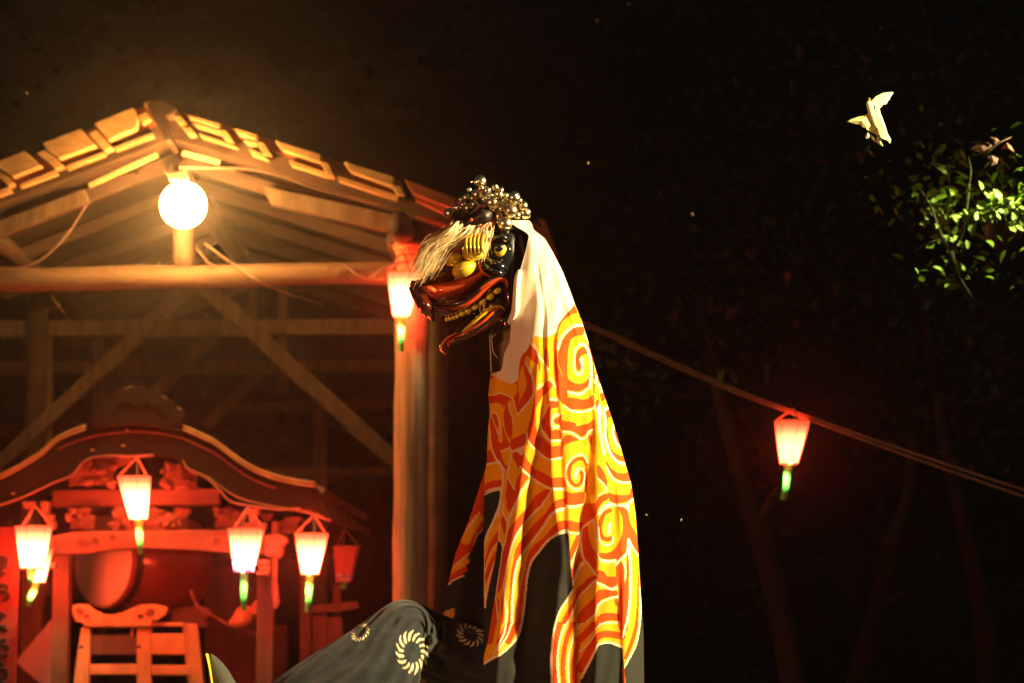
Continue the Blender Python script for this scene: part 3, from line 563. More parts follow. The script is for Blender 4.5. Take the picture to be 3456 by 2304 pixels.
ca = me.color_attributes.new('print', 'FLOAT_COLOR', 'POINT'); ca.data.foreach_set('color', np.concatenate([cols, np.ones((len(cols), 1))], 1).ravel())
me.materials.append(M['cloth']); oc = bpy.data.objects.new('printed_cloth', me); COL.objects.link(oc); oc.parent = costume
mb = MB(); mb.loft([(1754, 916, 6.872, 9, .012), (1748, 940, 6.866, 12, .018), (1744, 975, 6.862, 12, .02), (1742, 1015, 6.862, 13, .02), (1738, 1055, 6.87, 14, .018), (1722, 1092, 6.885, 12, .012)], n=16)
mb.build('gripped_fold', 'white_cloth', costume, smooth=True)
for pts, r in ((z5([(1390, 1010, 6.94), (1395, 1300, 6.93), (1405, 1580, 6.92), (1408, 1740, 6.92)]), .0020), (z5([(1445, 980, 6.94), (1420, 1180, 6.93), (1450, 1400, 6.93), (1520, 1500, 6.93)]), .0017), (z5([(1540, 1040, 6.95), (1440, 1170, 6.93)]), .0017)):
    mb = MB(); mb.tube(line3(pts), r, 6); mb.build('tie_cord', 'string', costume, smooth=True)

# ------------------------------------------------------------------ lion mask
mask = empty('lion_mask', P(1690, 1000, 7.0), 'black red and gold lacquered lion mask with open jaws raised on cloth', 'mask')
DM = 7.0
def L(name, m, path, n=20, parent=None, z=None, dep=None):
    mb = MB(); mb.loft(path, n=n); return mb.build(name, m, parent or mask, smooth=True)
L('head_shell', 'lac_black', [(1702, 752, DM, 30, .06), (1704, 790, DM, 62, .095), (1706, 850, DM, 74, .105), (1712, 920, DM, 74, .105), (1722, 990, DM, 62, .10), (1728, 1050, DM, 46, .09), (1726, 1100, DM, 24, .06)], 32)
L('cheek', 'lac_black', [(1640, 872, 6.915, 9, .02), (1668, 892, 6.895, 15, .03), (1700, 906, 6.90, 16, .03), (1722, 908, 6.92, 8, .02)])
L('cheek', 'lac_black', [(1632, 890, 6.915, 8, .02), (1655, 914, 6.895, 12, .026), (1690, 926, 6.90, 13, .026), (1715, 925, 6.92, 7, .02)])
L('cheek_rim', 'lac_red', z4([(1500, 1000, 6.905, 26 * .166, .008), (1520, 1130, 6.895, 34 * .166, .01), (1590, 1230, 6.893, 34 * .166, .01), (1740, 1310, 6.897, 18 * .166, .008)]), 12)
# eye
e0 = P(*z4([(1925, 755)])[0], 6.905)
lid = MB(); lid.tube([e0 + Vector((math.cos(t) * .0235, -.004, math.sin(t) * .0245)) for t in np.linspace(0, 2 * math.pi, 33)], .0062, 10, False)
eye = MB(); eye.ell(e0, 0.0215, .017, .0225); ey = eye.build('eye', 'gold_flat', mask, smooth=True)
pu = MB(); pu.ell(P(*z4([(1888, 695)])[0], 6.8915), .0140, .0085, .0145, 0, 18, 10); pu.build('pupil', 'lac_black', ey, smooth=True)
lid.build('eyelid', 'lac_black', ey, smooth=True)
L('brow_ridge', 'lac_black', z4([(1760, 560, 6.90, 22 * .166 * 2, .02), (1880, 500, 6.885, 40 * .166 * 1.4, .022), (2010, 520, 6.885, 50 * .166 * 1.3, .022), (2140, 600, 6.90, 30 * .166 * 1.4, .02)]))
# muzzle
s5 = .20408
def L5(name, m, pts, n=18, parent=None):           # z5 pixels: (x, y, d, half height, half depth)
    return L(name, m, [(a, b, d, r * s5, h) for a, b, d, r, h in z5(pts)], n, parent)
muz = L5('upper_muzzle', 'lac_red', [(240, 420, DM - .01, 120, .045), (400, 470, DM, 175, .07), (600, 455, DM, 178, .085), (800, 415, DM, 178, .09), (1000, 340, DM, 172, .095), (1180, 240, DM, 150, .098), (1330, 160, DM, 110, .095)], 30)
L5('nose_bridge', 'lac_maroon', [(330, 240, 6.985, 50, .04), (480, 200, 6.98, 90, .06), (640, 160, 6.975, 105, .07), (760, 140, 6.975, 80, .07)], 22)
L5('nose', 'lac_maroon', [(110, 285, DM, 60, .05), (150, 330, DM, 100, .06), (250, 330, DM, 105, .065), (380, 270, DM, 70, .06)], 22)
L5('snout_front', 'lac_maroon', [(130, 330, 6.985, 95, .05), (190, 450, 6.98, 110, .065), (280, 590, 6.975, 125, .075), (360, 710, 6.975, 130, .078), (420, 800, 6.98, 90, .07), (440, 870, 6.985, 40, .05)], 24)
mbn = MB(); mbn.ell(P(*z5([(395, 385)])[0], 6.915), 112 * s5 * mp(7), .02, 60 * s5 * mp(7), -.25); mbn.build('nostril', 'lac_red', mask, smooth=True)
L5('lip_line', 'lac_black', [(540, 640, 6.925, 22, .012), (700, 650, 6.905, 30, .014), (850, 622, 6.895, 30, .015), (1000, 568, 6.888, 30, .015), (1150, 452, 6.884, 30, .015), (1300, 305, 6.884, 30, .015), (1450, 205, 6.888, 34, .015), (1600, 175, 6.893, 36, .016), (1700, 215, 6.90, 26, .014)], 14)
L5('upper_lip', 'lac_lip', [(620, 760, 6.935, 30, .02), (820, 700, 6.905, 42, .02), (980, 640, 6.893, 42, .02), (1150, 525, 6.887, 44, .018), (1300, 385, 6.886, 46, .018), (1450, 280, 6.888, 40, .018), (1590, 235, 6.89, 30, .016), (1670, 265, 6.893, 24, .014), (1690, 350, 6.90, 20, .012)], 16)
L5('upper_lip_edge', 'lac_red', [(1180, 420, 6.878, 14, .007), (1320, 310, 6.876, 20, .008), (1450, 235, 6.876, 22, .008), (1580, 205, 6.878, 22, .008), (1660, 235, 6.88, 16, .007), (1690, 300, 6.885, 10, .005)], 10)
L5('dark_upper_lip', 'lac_maroon', [(480, 760, 6.95, 70, .05), (620, 770, 6.93, 62, .04), (800, 740, 6.925, 48, .03), (960, 690, 6.92, 40, .03), (1060, 640, 6.91, 30, .02)], 16)  # lower part of the upper lip, in maroon
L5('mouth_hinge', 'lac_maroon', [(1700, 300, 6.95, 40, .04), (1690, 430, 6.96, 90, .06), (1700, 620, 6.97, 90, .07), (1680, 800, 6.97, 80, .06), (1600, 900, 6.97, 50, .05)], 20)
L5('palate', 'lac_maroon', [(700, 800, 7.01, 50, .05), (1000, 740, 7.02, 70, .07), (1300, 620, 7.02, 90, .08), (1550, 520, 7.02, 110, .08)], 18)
tmb = MB(); tmb.ell((0, 0, 0), 1, 1, 1, 0, 16, 9); 
def teeth(lst, parent, m='tooth'):
    first = None
    for x, y, rx, ry, rot, d in lst:
        c = P(*z5([(x, y)])[0], d)
        if first is None:
            q_ = MB(); q_.ell((0, 0, 0), 1, 1, 1, 0, 16, 9); WO[parent.name + '_t'] = Vector((0, 0, 0))
            o = q_.build('tooth', m, None, smooth=True, loc=(0, 0, 0)); o.parent = parent; first = o
        else: o = copy_of(first, parent)
        o.location = c - WO[parent.name]; k_ = s5 * mp(d); o.scale = (rx * k_ * 1.12, ry * k_ * .9, ry * k_ * 1.22); o.rotation_euler = (0, rot, 0)
teeth([(1510, 405, 66, 46, -.3, 6.905), (1392, 500, 66, 52, -.5, 6.903), (1265, 585, 68, 58, -.6, 6.905), (1140, 665, 62, 52, -.55, 6.91), (1030, 730, 58, 46, -.5, 6.918), (930, 782, 52, 38, -.45, 6.925),
       (850, 822, 34, 36, -.3, 6.935), (790, 842, 30, 36, -.2, 6.94), (730, 862, 30, 34, -.2, 6.945), (672, 880, 28, 30, -.2, 6.95)], mask)
L5('tusk', 'string', [(1300, 560, 6.895, 20, .006), (1292, 700, 6.892, 22, .006), (1262, 835, 6.895, 8, .003)], 10)
L5('tusk', 'string', [(1232, 640, 6.90, 14, .005), (1226, 720, 6.898, 14, .005), (1248, 790, 6.90, 6, .003)], 10)
jaw = L5('lower_jaw', 'lac_lip', [(700, 1270, 6.95, 34, .04), (900, 1190, 6.94, 62, .05), (1100, 1090, 6.935, 78, .055), (1300, 970, 6.93, 84, .06), (1480, 840, 6.93, 78, .06), (1600, 770, 6.935, 44, .05)], 22)
L5('jaw_stripe', 'lac_black', [(800, 1210, 6.905, 20, .008), (1000, 1150, 6.885, 28, .010), (1150, 1070, 6.88, 30, .010), (1300, 960, 6.874, 30, .010), (1440, 830, 6.874, 30, .010), (1560, 715, 6.885, 24, .010)], 12, jaw)
L5('jaw_rim', 'lac_red', [(930, 1120, 6.90, 20, .012), (1100, 1040, 6.885, 34, .014), (1280, 925, 6.878, 38, .014), (1420, 790, 6.878, 36, .014), (1540, 700, 6.885, 24, .012)], 14, jaw)
L5('jaw_gums', 'gold_flat', [(940, 1090, 6.91, 22, .012), (1080, 985, 6.895, 44, .018), (1200, 880, 6.89, 48, .02), (1330, 775, 6.89, 44, .02), (1450, 695, 6.89, 38, .018), (1570, 670, 6.895, 24, .014), (1630, 735, 6.90, 16, .01)], 14, jaw)
teeth([(1415, 680, 40, 36, -.3, 6.888), (1340, 735, 42, 38, -.5, 6.887), (1265, 800, 42, 40, -.6, 6.887), (1190, 862, 40, 40, -.6, 6.888), (1120, 925, 36, 36, -.6, 6.892), (1055, 985, 32, 30, -.6, 6.897), (995, 1040, 28, 26, -.6, 6.9)], jaw)
L5('tongue', 'lac_red', [(880, 1112, 6.93, 16, .02), (760, 1160, 6.925, 24, .025), (650, 1235, 6.925, 26, .022), (575, 1320, 6.93, 22, .016), (568, 1375, 6.935, 16, .012), (610, 1405, 6.94, 14, .01), (655, 1440, 6.945, 8, .006)], 12, jaw)
L5('far_jaw_side', 'lac_black', [(820, 1110, 7.03, 20, .01), (960, 990, 7.05, 32, .014), (1110, 860, 7.06, 34, .014), (1300, 740, 7.06, 30, .014)], 10, jaw)
# gold brow and cheek ball
s4 = .1658
def L4(name, m, pts, n=16): return L(name, m, [(a, b, d, r * s4, h) for a, b, d, r, h in z4(pts)], n)
def E4(name, m, x, y, d, rx, ry, dep, rot):
    q_ = MB(); q_.ell(P(*z4([(x, y)])[0], d), rx * s4 * mp(d), dep, ry * s4 * mp(d), rot, 28, 16); return q_.build(name, m, mask, smooth=True)
E4('gold_ball', 'gold_flat', 1195, 1150, 6.905, 268, 172, .04, .35)
bl = E4('gold_brow', 'gold_flat', 1390, 760, 6.895, 235, 225, .045, .2)
E4('gold_brow', 'gold_flat', 985, 930, 6.90, 172, 124, .03, .35)
for k, x in enumerate((1240, 1320, 1400, 1480, 1560)):
    mb = MB(); mb.loft([(a, b, d, r * s4, h) for a, b, d, r, h in z4([(x + 50, 385 + k * 4, 6.885, 18, .006), (x + 10, 480, 6.866, 32, .010), (x - 12, 600, 6.855, 36, .012), (x - 6, 720, 6.850, 34, .012), (x + 20, 820, 6.856, 20, .008)])], n=10)
    mb.build('brow_rib', 'gold', bl, smooth=True)
L4('gold_curl', 'gold', [(1150, 850, 6.895, 26, .008), (1240, 920, 6.885, 40, .010), (1360, 945, 6.882, 40, .010), (1500, 890, 6.885, 26, .008), (1560, 800, 6.892, 18, .006)])
L4('gold_curl', 'gold', [(820, 1000, 6.91, 22, .007), (900, 1062, 6.90, 30, .008), (1010, 1050, 6.897, 30, .008), (1120, 965, 6.90, 16, .006)])
L4('gold_curl', 'gold', [(1200, 640, 6.895, 20, .006), (1270, 700, 6.885, 28, .008), (1290, 800, 6.885, 22, .007)])
# ear
ear = L('ear', 'iron', [(1562, 765, 6.90, 9, .012), (1580, 756, 6.895, 18, .018), (1608, 742, 6.885, 20, .02), (1634, 728, 6.88, 27, .022), (1652, 718, 6.885, 18, .016)], 22)
for pts in ([(1620, 930), (1680, 872), (1760, 840), (1870, 830), (1970, 872), (2030, 950)], [(1560, 1400), (1680, 1340), (1780, 1295), (1900, 1250)]):
    mb = MB(); mb.tube(line3([(a, b, 6.873) for a, b in zb(pts)]), .0022, 8); mb.build('ear_rim', 'lac_red', ear, smooth=True)
mb = MB(); mb.ell(P(*zb([(1500, 1160)])[0], 6.868), .0042, .003, .0052); mb.build('ear_spot', 'lac_red', ear, smooth=True)
L('head_tuft', 'tuft', [(1535, 748, 6.98, 12, .03), (1575, 722, 6.98, 22, .05), (1620, 702, 6.98, 28, .05), (1680, 705, 6.98, 34, .06), (1740, 730, 6.98, 24, .06)], 18)
# bells
def bell_mesh():
    q_ = MB(); q_.ell((0, 0, 0), 1, 1, 1, 0, 24, 14)
    q_.tube([Vector((math.cos(t) * 1.0, math.sin(t) * 1.0, 0)) for t in np.linspace(0, 2 * math.pi, 25)], .07, 6, False)
    q_.m = 1; q_.tube([Vector((math.sin(t) * .99 * math.cos(.5), -abs(math.cos(t)) * .0 - math.sin(t) * .99 * math.sin(.5), -math.cos(t) * .99)) for t in np.linspace(-.9, .9, 12)], .06, 5)
    q_.ell((0, 0, -1.0), .16, .16, .06, 0, 8, 4)
    return q_
bfirst = None
bells = [(740, 122, 44), (715, 225, 40), (792, 195, 30), (856, 172, 26), (882, 222, 34), (935, 235, 27), (1002, 250, 46), (1072, 312, 35), (1086, 368, 44), (974, 350, 52), (832, 288, 52), (886, 396, 33), (930, 452, 54), (772, 262, 28), (872, 305, 30),
         (652, 188, 20), (632, 250, 28), (592, 265, 22), (562, 330, 26), (500, 372, 38), (642, 330, 30), (692, 300, 27), (608, 305, 22), (922, 292, 30), (1024, 385, 30), (962, 262, 26), (822, 232, 25), (745, 180, 26), (1040, 275, 28), (1052, 415, 22),
         (682, 255, 24), (700, 130, 16), (668, 128, 10), (905, 335, 26), (850, 345, 26), (780, 330, 24), (1010, 310, 26), (900, 190, 22)]
for k, (x, y, r) in enumerate(bells):
    d = 6.905 + random.uniform(-.025, .025) + (.03 if x < 690 else 0) - (.03 if r > 45 else 0)
    if bfirst is None:
        o = bell_mesh().build('bell', ['brass', 'slot'], None, smooth=True, loc=(0, 0, 0)); o.parent = mask; bfirst = o
    else: o = copy_of(bfirst, mask)
    o.location = P(*z1([(x, y)])[0], d) - WO[mask.name]; s = r * .4337 * mp(d) * 1.12; o.scale = (s, s, s)
    o.rotation_euler = (random.uniform(-.9, .9), random.uniform(-.7, .7), random.uniform(-2, 2))
# forelock
mb = MB()
def strand(p0, p1, p2, p3, r, d0, d3):
    a = [(*p0, d0), (*p1, d0 - .014), (*p2, (d0 + d3) / 2 - .012), (*p3, d3)]
    q_ = line3(a, 4); mb.tube(q_, list(np.linspace(r, r * .25, len(q_))), 3, False)
for k in range(760):
    t = random.random(); g = random.gauss
    x0, y0 = 1050 + 720 * t + g(0, 30), 330 - 110 * t + g(0, 26)
    if random.random() < .35: x0, y0 = random.uniform(930, 1170), random.uniform(150, 340); t = (x0 - 1050) / 720
    f = random.random() ** .8
    if t > .5 and t < .86 and random.random() < .6: t *= .55; x0, y0 = 1050 + 720 * t + g(0, 30), 330 - 110 * t + g(0, 26)
    if t > .86 and random.random() < .85:
        p3 = (1560 + g(0, 55), 880 + g(0, 120)); p1 = (x0 - 60 + g(0, 30), 420 + g(0, 30)); p2 = (1640 + g(0, 30), 680 + g(0, 50))
    else:
        L_ = random.uniform(.8, 1.22)
        ex, ey = 330 + 480 * t * (1 - .2 * f) + g(0, 85), 1060 + g(0, 110) - 120 * t
        p1 = (x0 - 200 + g(0, 40), y0 + 210 + g(0, 35)); p2 = (x0 + (ex - x0) * .74 + g(0, 40), y0 + (ey - y0) * .55 + g(0, 50)); p3 = (x0 + (ex - x0) * L_, y0 + (ey - y0) * L_)
    pp = z4([(x0, y0), p1, p2, p3]); strand(*pp, random.uniform(.0006, .0013), 6.895 + g(0, .012), 6.885 + g(0, .02))
mb.build('forelock', 'hair', mask)

# ------------------------------------------------------------------ the dancer: one body (skin), trousers and footwear over it
person = empty('person', P(1895, 2330, 7.12), 'dancer in dark indigo trousers with white pinwheel print, knee raised, hidden under lion cloth', 'person')
def skinned(name, pts, edges, mtl, parent, sub=2):
    me = bpy.data.meshes.new(name); o_ = WO[parent.name]
    me.from_pydata([Vector(p[0]) - o_ for p in pts], edges, []); o = bpy.data.objects.new(name, me); COL.objects.link(o); o.parent = parent
    md = o.modifiers.new('skin', 'SKIN'); md.use_smooth_shade = True
    for i, p in enumerate(pts):
        r = p[1]; me.skin_vertices[0].data[i].radius = (r, r) if not isinstance(r, tuple) else r
    me.skin_vertices[0].data[0].use_root = True
    sb = o.modifiers.new('sub', 'SUBSURF'); sb.levels = sb.render_levels = sub
    me.materials.append(M[mtl]); WO[o.name] = o_.copy(); return o
bp = [(P(1895, 2330, 7.14), .12), (P(1885, 2150, 7.13), .105), (P(1885, 1900, 7.12), .12), (P(1880, 1760, 7.12), .10), (P(1868, 1680, 7.11), .05), (P(1855, 1600, 7.10), .085), (P(1850, 1530, 7.10), .09), (P(1852, 1480, 7.10), .06),
      (P(1890, 1745, 7.00), .055), (P(1860, 1400, 6.98), .042), (P(1790, 1180, 6.96), .03), (P(1772, 1110, 6.95), .03),
      (P(1890, 1745, 7.24), .055), (P(1860, 1400, 7.2), .042), (P(1790, 1190, 7.1), .03), (P(1775, 1120, 7.08), .03),
      (P(1840, 2345, 7.08), .09), (P(1640, 2262, 7.12), .065), (P(1375, 2115, 6.98), .045), (P(1200, 2260, 6.88), .045), (P(900, 2400, 6.79), .036), (P(790, 2440, 6.77), .035), (P(735, 2330, 6.76), .032),
      (P(1925, 2400, 7.2), .09)]
kn = P(1930, 2330, 7.2); foot_z = .59
bp += [(Vector((kn.x + .02, 7.22, 1.06)), .06), (Vector((kn.x + .03, 7.26, .67)), .04), (Vector((kn.x - .12, 7.18, .62)), .032)]
be = [(0, 1), (1, 2), (2, 3), (3, 4), (4, 5), (5, 6), (6, 7), (3, 8), (8, 9), (9, 10), (10, 11), (3, 12), (12, 13), (13, 14), (14, 15), (0, 16), (16, 17), (17, 18), (18, 19), (19, 20), (20, 21), (21, 22), (0, 23), (23, 24), (24, 25), (25, 26)]
skinned('body', bp, be, 'skin', person)
# trousers: dense sheet with printed pinwheels
tp = crs([(1900, 2380, 7.12, 150, .13), (1760, 2318, 7.09, 140, .125), (1600, 2240, 7.11, 118, .10), (1490, 2190, 7.08, 110, .10), (1422, 2140, 7.03, 92, .095), (1362, 2098, 6.98, 75, .088), (1298, 2158, 6.93, 92, .095), (1225, 2238, 6.89, 116, .10), (1110, 2314, 6.85, 118, .10), (1000, 2372, 6.82, 106, .09), (910, 2420, 6.80, 80, .07), (860, 2450, 6.79, 58, .055)], 34)
def petal_canvas():
    cv = new_canvas((.075, .078, .062)); return cv
CX0s, CY0s, CWs, CHs = CX0, CY0, CW, CH
CX0, CY0, CW, CH = 1100, 2000, 620, 330
yy, xx = np.mgrid[0:CH, 0:CW]; xx = xx + CX0 + .5; yy = yy + CY0 + .5
TB = (.026, .033, .038); TC = new_canvas(TB); PW = (.80, .76, .50)
def pinwheel(cx, cy, rx, ry, rot, n, wd, inner, sw, col):
    for k in range(n):
        a = 2 * math.pi * k / n; pts = []; prof = []
        for j in range(7):
            t = j / 6; r = inner + (1 - inner) * t; g = a + sw * t * t
            pts.append((r * math.cos(g), r * math.sin(g))); prof.append(math.sin(math.pi * (.12 + .84 * t)) ** .8)
        pts = [(cx + rx * x * math.cos(rot) - ry * y * math.sin(rot), cy + rx * x * math.sin(rot) + ry * y * math.cos(rot)) for x, y in pts]
        poly = []
        for sgn in (1, -1):
            rng_ = range(7) if sgn > 0 else range(6, -1, -1)
            for j in rng_:
                a_ = pts[max(0, j - 1)]; b_ = pts[min(6, j + 1)]; nx, ny = -(b_[1] - a_[1]), b_[0] - a_[0]; l_ = math.hypot(nx, ny) + 1e-6
                poly.append((pts[j][0] + sgn * nx / l_ * wd * prof[j], pts[j][1] + sgn * ny / l_ * wd * prof[j]))
        TC[polymask(poly)] = col
pinwheel(1391, 2199, 57, 75, -.15, 15, 4.7, .50, .38, PW)
pinwheel(1216, 2131, 36, 27, -.75, 15, 2.9, .60, .3, PW)
pinwheel(1588, 2140, 50, 40, .3, 13, 4.2, .5, .4, PW)
NA = 300; m_ = len(tp); cs = [P(a[0], a[1], a[2]) for a in tp]; V = np.zeros((m_, NA, 3)); C_ = np.zeros((m_, NA, 4)); C_[..., :3] = TB; C_[..., 3] = 1
for i, a in enumerate(tp):
    t3 = (cs[min(i + 6, m_ - 1)] - cs[max(i - 6, 0)]).normalized(); t = t3.copy(); t.y = 0; t.normalize(); nn = Vector((-t.z, 0, t.x))
    if nn.z < 0: nn = -nn
    bb = nn.cross(t3).normalized()
    if bb.y < 0: bb = -bb
    for k in range(NA):
        g = 2 * math.pi * k / NA
        s_ = i / m_
        fold = 1 + .018 * math.sin(g * 3 + s_ * 9) + .012 * math.sin(g * 7 - s_ * 22) + .018 * math.sin(s_ * 60 + g * 2) * (math.exp(-((s_ - .42) / .10) ** 2))
        if math.cos(g) > .75: fold = 1 + (fold - 1) * .2
        hang = 1 + .75 * max(0, -math.cos(g)) * math.exp(-((s_ - .62) / .22) ** 2)
        p = cs[i] + nn * (math.cos(g) * a[3] * mp(a[2]) * fold * hang) + bb * (-math.sin(g) * a[4] * fold)
        # creases running down from the knee
        if math.sin(g) > 0:
            w_ = math.exp(-((s_ - .40) / .05) ** 2) * math.sin(g * 1.0) ** 2
            p.y += .012 * w_ * math.sin(s_ * 130 + g * 3)
            p.y += .005 * math.sin(g * 9 + s_ * 14) * max(0, math.sin(g)) ** 2 + .003 * math.sin(g * 17 - s_ * 31)
            w2_ = math.exp(-((math.cos(g) - .05 - .8 * (s_ - .62)) / .10) ** 2) * (1 if .5 < s_ < .95 else 0)
            p.y -= .006 * w2_
        V[i, k] = p
        if math.sin(g) > 0:
            v = p - CAM; f_ = v.dot(FWD); sx = 1728 + F * v.x / f_; sy = 1152 - F * v.dot(UP) / f_
            ix, iy = int(sx - CX0), int(sy - CY0)
            if 0 <= ix < CW and 0 <= iy < CH: C_[i, k, :3] = TC[iy, ix]
me = bpy.data.meshes.new('trousers'); idx = np.arange(m_ * NA).reshape(m_, NA); i2 = np.roll(idx, -1, 1)
q = np.stack([idx[:-1], i2[:-1], i2[1:], idx[1:]], -1).reshape(-1, 4)
me.vertices.add(m_ * NA); me.vertices.foreach_set('co', (V.reshape(-1, 3) - np.array(WO[person.name])).ravel())
me.loops.add(q.size); me.loops.foreach_set('vertex_index', q.ravel().astype(np.int32)); me.polygons.add(len(q)); me.polygons.foreach_set('loop_start', np.arange(0, q.size, 4, dtype=np.int32))
me.update(calc_edges=True); me.validate(); me.polygons.foreach_set('use_smooth', np.ones(len(q), bool))
ca = me.color_attributes.new('print', 'FLOAT_COLOR', 'POINT'); ca.data.foreach_set('color', C_.reshape(-1, 4).ravel()); me.materials.append(M['trouser'])
ot = bpy.data.objects.new('trousers', me); COL.objects.link(ot); ot.parent = person
sk = MB(); sk.tube([Vector((kn.x, 7.2, kn.z - .02)), Vector((kn.x + .02, 7.21, 1.25)), Vector((kn.x + .02, 7.22, 1.06)), Vector((kn.x + .03, 7.25, .85)), Vector((kn.x + .03, 7.26, .70))], [.14, .13, .11, .09, .06], 20)
sk.build('trouser_leg', mat('indigo_plain', TB, .9, var=.25, bump=.4), person, smooth=True)
sh = MB(); sh.loft([(712, 2208, 6.77, 6, .012), (722, 2235, 6.77, 22, .03), (738, 2275, 6.77, 36, .042), (758, 2330, 6.77, 46, .045), (790, 2390, 6.77, 52, .045), (830, 2430, 6.78, 52, .045)], n=22)
shoe = sh.build('split_toe_sock', 'tabi', person, smooth=True)
tr = MB(); tr.loft([(698, 2204, 6.755, 2.2, .03), (704, 2225, 6.75, 3.2, .034), (712, 2262, 6.75, 4, .036), (722, 2320, 6.75, 4.5, .036), (745, 2400, 6.76, 5, .036)], n=10); tr.build('yellow_edge', 'yellow', shoe, smooth=True)
so = MB(); so.loft([(693, 2212, 6.785, 2.0, .03), (694, 2250, 6.78, 6, .04), (702, 2310, 6.78, 9, .042), (728, 2400, 6.78, 10, .042)], n=12); so.build('sole', 'sole', shoe, smooth=True)
CX0, CY0, CW, CH = CX0s, CY0s, CWs, CHs

# ------------------------------------------------------------------ open pavilion
pav = empty('open_pavilion', (P(1390, 1600, 13).x, 14.5, 0), 'open timber festival pavilion with gabled roof and log tie beam', 'pavilion')
pv0 = WO[pav.name]
def part(mb, name, m, parent=None, bevel=0, smooth=False): return mb.build(name, m, parent or pav, smooth=smooth, bevel=bevel)
# verge pieces, each its own part: (outline in 2352-wide pixels)
zl = lambda pts: [((0.3125 * x) * K, (190.6 + .3125 * y) * K) for x, y in pts]
zr = lambda pts: [((340.3 + .3125 * x) * K, (190.6 + .3125 * y) * K) for x, y in pts]
VD = 12.62
faces = [zl([(690, 298), (980, 182), (1008, 262), (1000, 335), (795, 422)]), zl([(310, 445), (592, 336), (704, 460), (432, 556), (345, 495)]), zl([(-20, 578), (180, 500), (303, 610), (92, 692), (-20, 620)]),
         zl([(-380, 720), (-130, 618), (-15, 730), (-300, 840)])]
steps = [zl([(1012, 243), (1075, 213), (1104, 262), (1045, 302)]), zl([(648, 376), (706, 348), (832, 480), (768, 503)]), zl([(268, 516), (336, 488), (468, 612), (405, 633)]), zl([(-60, 650), (0, 640), (108, 742), (60, 760)]),
         zl([(1052, 152), (1110, 128), (1135, 172), (1085, 188)])]
strips = [zl([(836, 476), (1120, 368), (1128, 396), (852, 502)]), zl([(480, 612), (762, 508), (778, 532), (495, 638)]), zl([(138, 745), (402, 640), (424, 670), (150, 772)]), zl([(-150, 850), (60, 764), (88, 800), (-140, 880)])]
rf = [zr([(285, 230), (527, 300), (521, 336), (305, 264)]), zr([(632, 333), (802, 380), (796, 422), (662, 372)]), zr([(932, 423), (1268, 525), (1262, 582), (985, 492)]), zr([(1440, 578), (1806, 690), (1798, 762), (1485, 652)])]
rs = [zr([(178, 240), (236, 243), (288, 302), (236, 306)]), zr([(248, 322), (310, 330), (352, 382), (300, 385)]), zr([(325, 284), (512, 342), (520, 372), (345, 312)]), zr([(508, 345), (575, 350), (624, 430), (575, 425)]), zr([(792, 430), (852, 440), (908, 532), (852, 524)]), zr([(700, 416), (795, 432), (800, 458), (725, 440)]),
      zr([(1262, 572), (1322, 590), (1368, 690), (1310, 680)]), zr([(1788, 742), (1852, 760), (1884, 826), (1830, 820)])]
rst = [zr([(372, 372), (612, 455), (660, 484), (400, 406)]), zr([(738, 482), (850, 528), (884, 572), (768, 532)]), zr([(1030, 564), (1312, 660), (1324, 696), (1058, 610)]), zr([(1388, 680), (1842, 830), (1832, 866), (1402, 722)])]
far = [D2([(928, 410), (1044, 455), (1044, 482), (948, 444)]), D2([(1050, 462), (1160, 497), (1160, 520), (1056, 486)]), D2([(1168, 500), (1250, 524), (1252, 548), (1172, 524)])]
farst = [D2([(950, 446), (1022, 478), (1022, 492), (954, 460)]), D2([(1034, 494), (1150, 528), (1150, 540), (1036, 506)])]
for i, f in enumerate(faces + rf): part(MB().plate(f, VD, .10), 'verge_board', 'tile', bevel=.003)
for f in steps + rs: part(MB().plate(f, VD + .012, .09), 'verge_step', 'tile', bevel=.003)
for f in strips + rst: part(MB().plate(f, VD + .05, .05), 'verge_batten', 'tile', bevel=.002)
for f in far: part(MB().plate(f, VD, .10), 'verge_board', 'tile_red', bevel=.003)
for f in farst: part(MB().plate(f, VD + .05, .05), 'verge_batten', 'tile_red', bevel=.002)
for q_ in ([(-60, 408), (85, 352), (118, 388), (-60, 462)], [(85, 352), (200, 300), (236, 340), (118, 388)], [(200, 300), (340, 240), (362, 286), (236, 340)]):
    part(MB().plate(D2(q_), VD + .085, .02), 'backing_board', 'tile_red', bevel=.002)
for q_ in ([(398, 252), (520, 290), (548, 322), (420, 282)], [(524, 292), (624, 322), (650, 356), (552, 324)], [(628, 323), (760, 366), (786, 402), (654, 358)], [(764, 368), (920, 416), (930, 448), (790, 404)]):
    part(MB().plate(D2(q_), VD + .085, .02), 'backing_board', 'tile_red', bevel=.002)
# roof decks (two slopes running back), dark gable boards
part(MB().plate(D2([(365, 248), (-160, 455), (-160, 530), (395, 318)]), VD + .11, 5.2), 'roof_slope', 'wood_dark')
part(MB().plate(D2([(372, 248), (395, 318), (905, 480), (1275, 590), (1240, 508)]), VD + .112, 5.2), 'roof_slope', 'wood_dark')
part(MB().plate(D2([(335, 240), (350, 228), (385, 232), (405, 250), (400, 262), (380, 268), (392, 320), (380, 325), (345, 262)]), VD - .03, 5.3), 'ridge_cap', 'roof_top', bevel=.006)
part(MB().plate(D2([(1238, 503), (1252, 506), (1282, 590), (1270, 594)]), VD - .01, 5.2), 'eave_board', 'tile_red')  # roof end: red lantern light is put into the colour
part(MB().plate(D2([(1180, 520), (1236, 512), (1262, 592), (1200, 580)]), VD + .05, .05), 'eave_board', 'tile_red')  # reddened in colour like the roof end beside it
for k in range(8):                                     # gaps of the tile tops standing proud
    x = 95 + 122 * k - 120
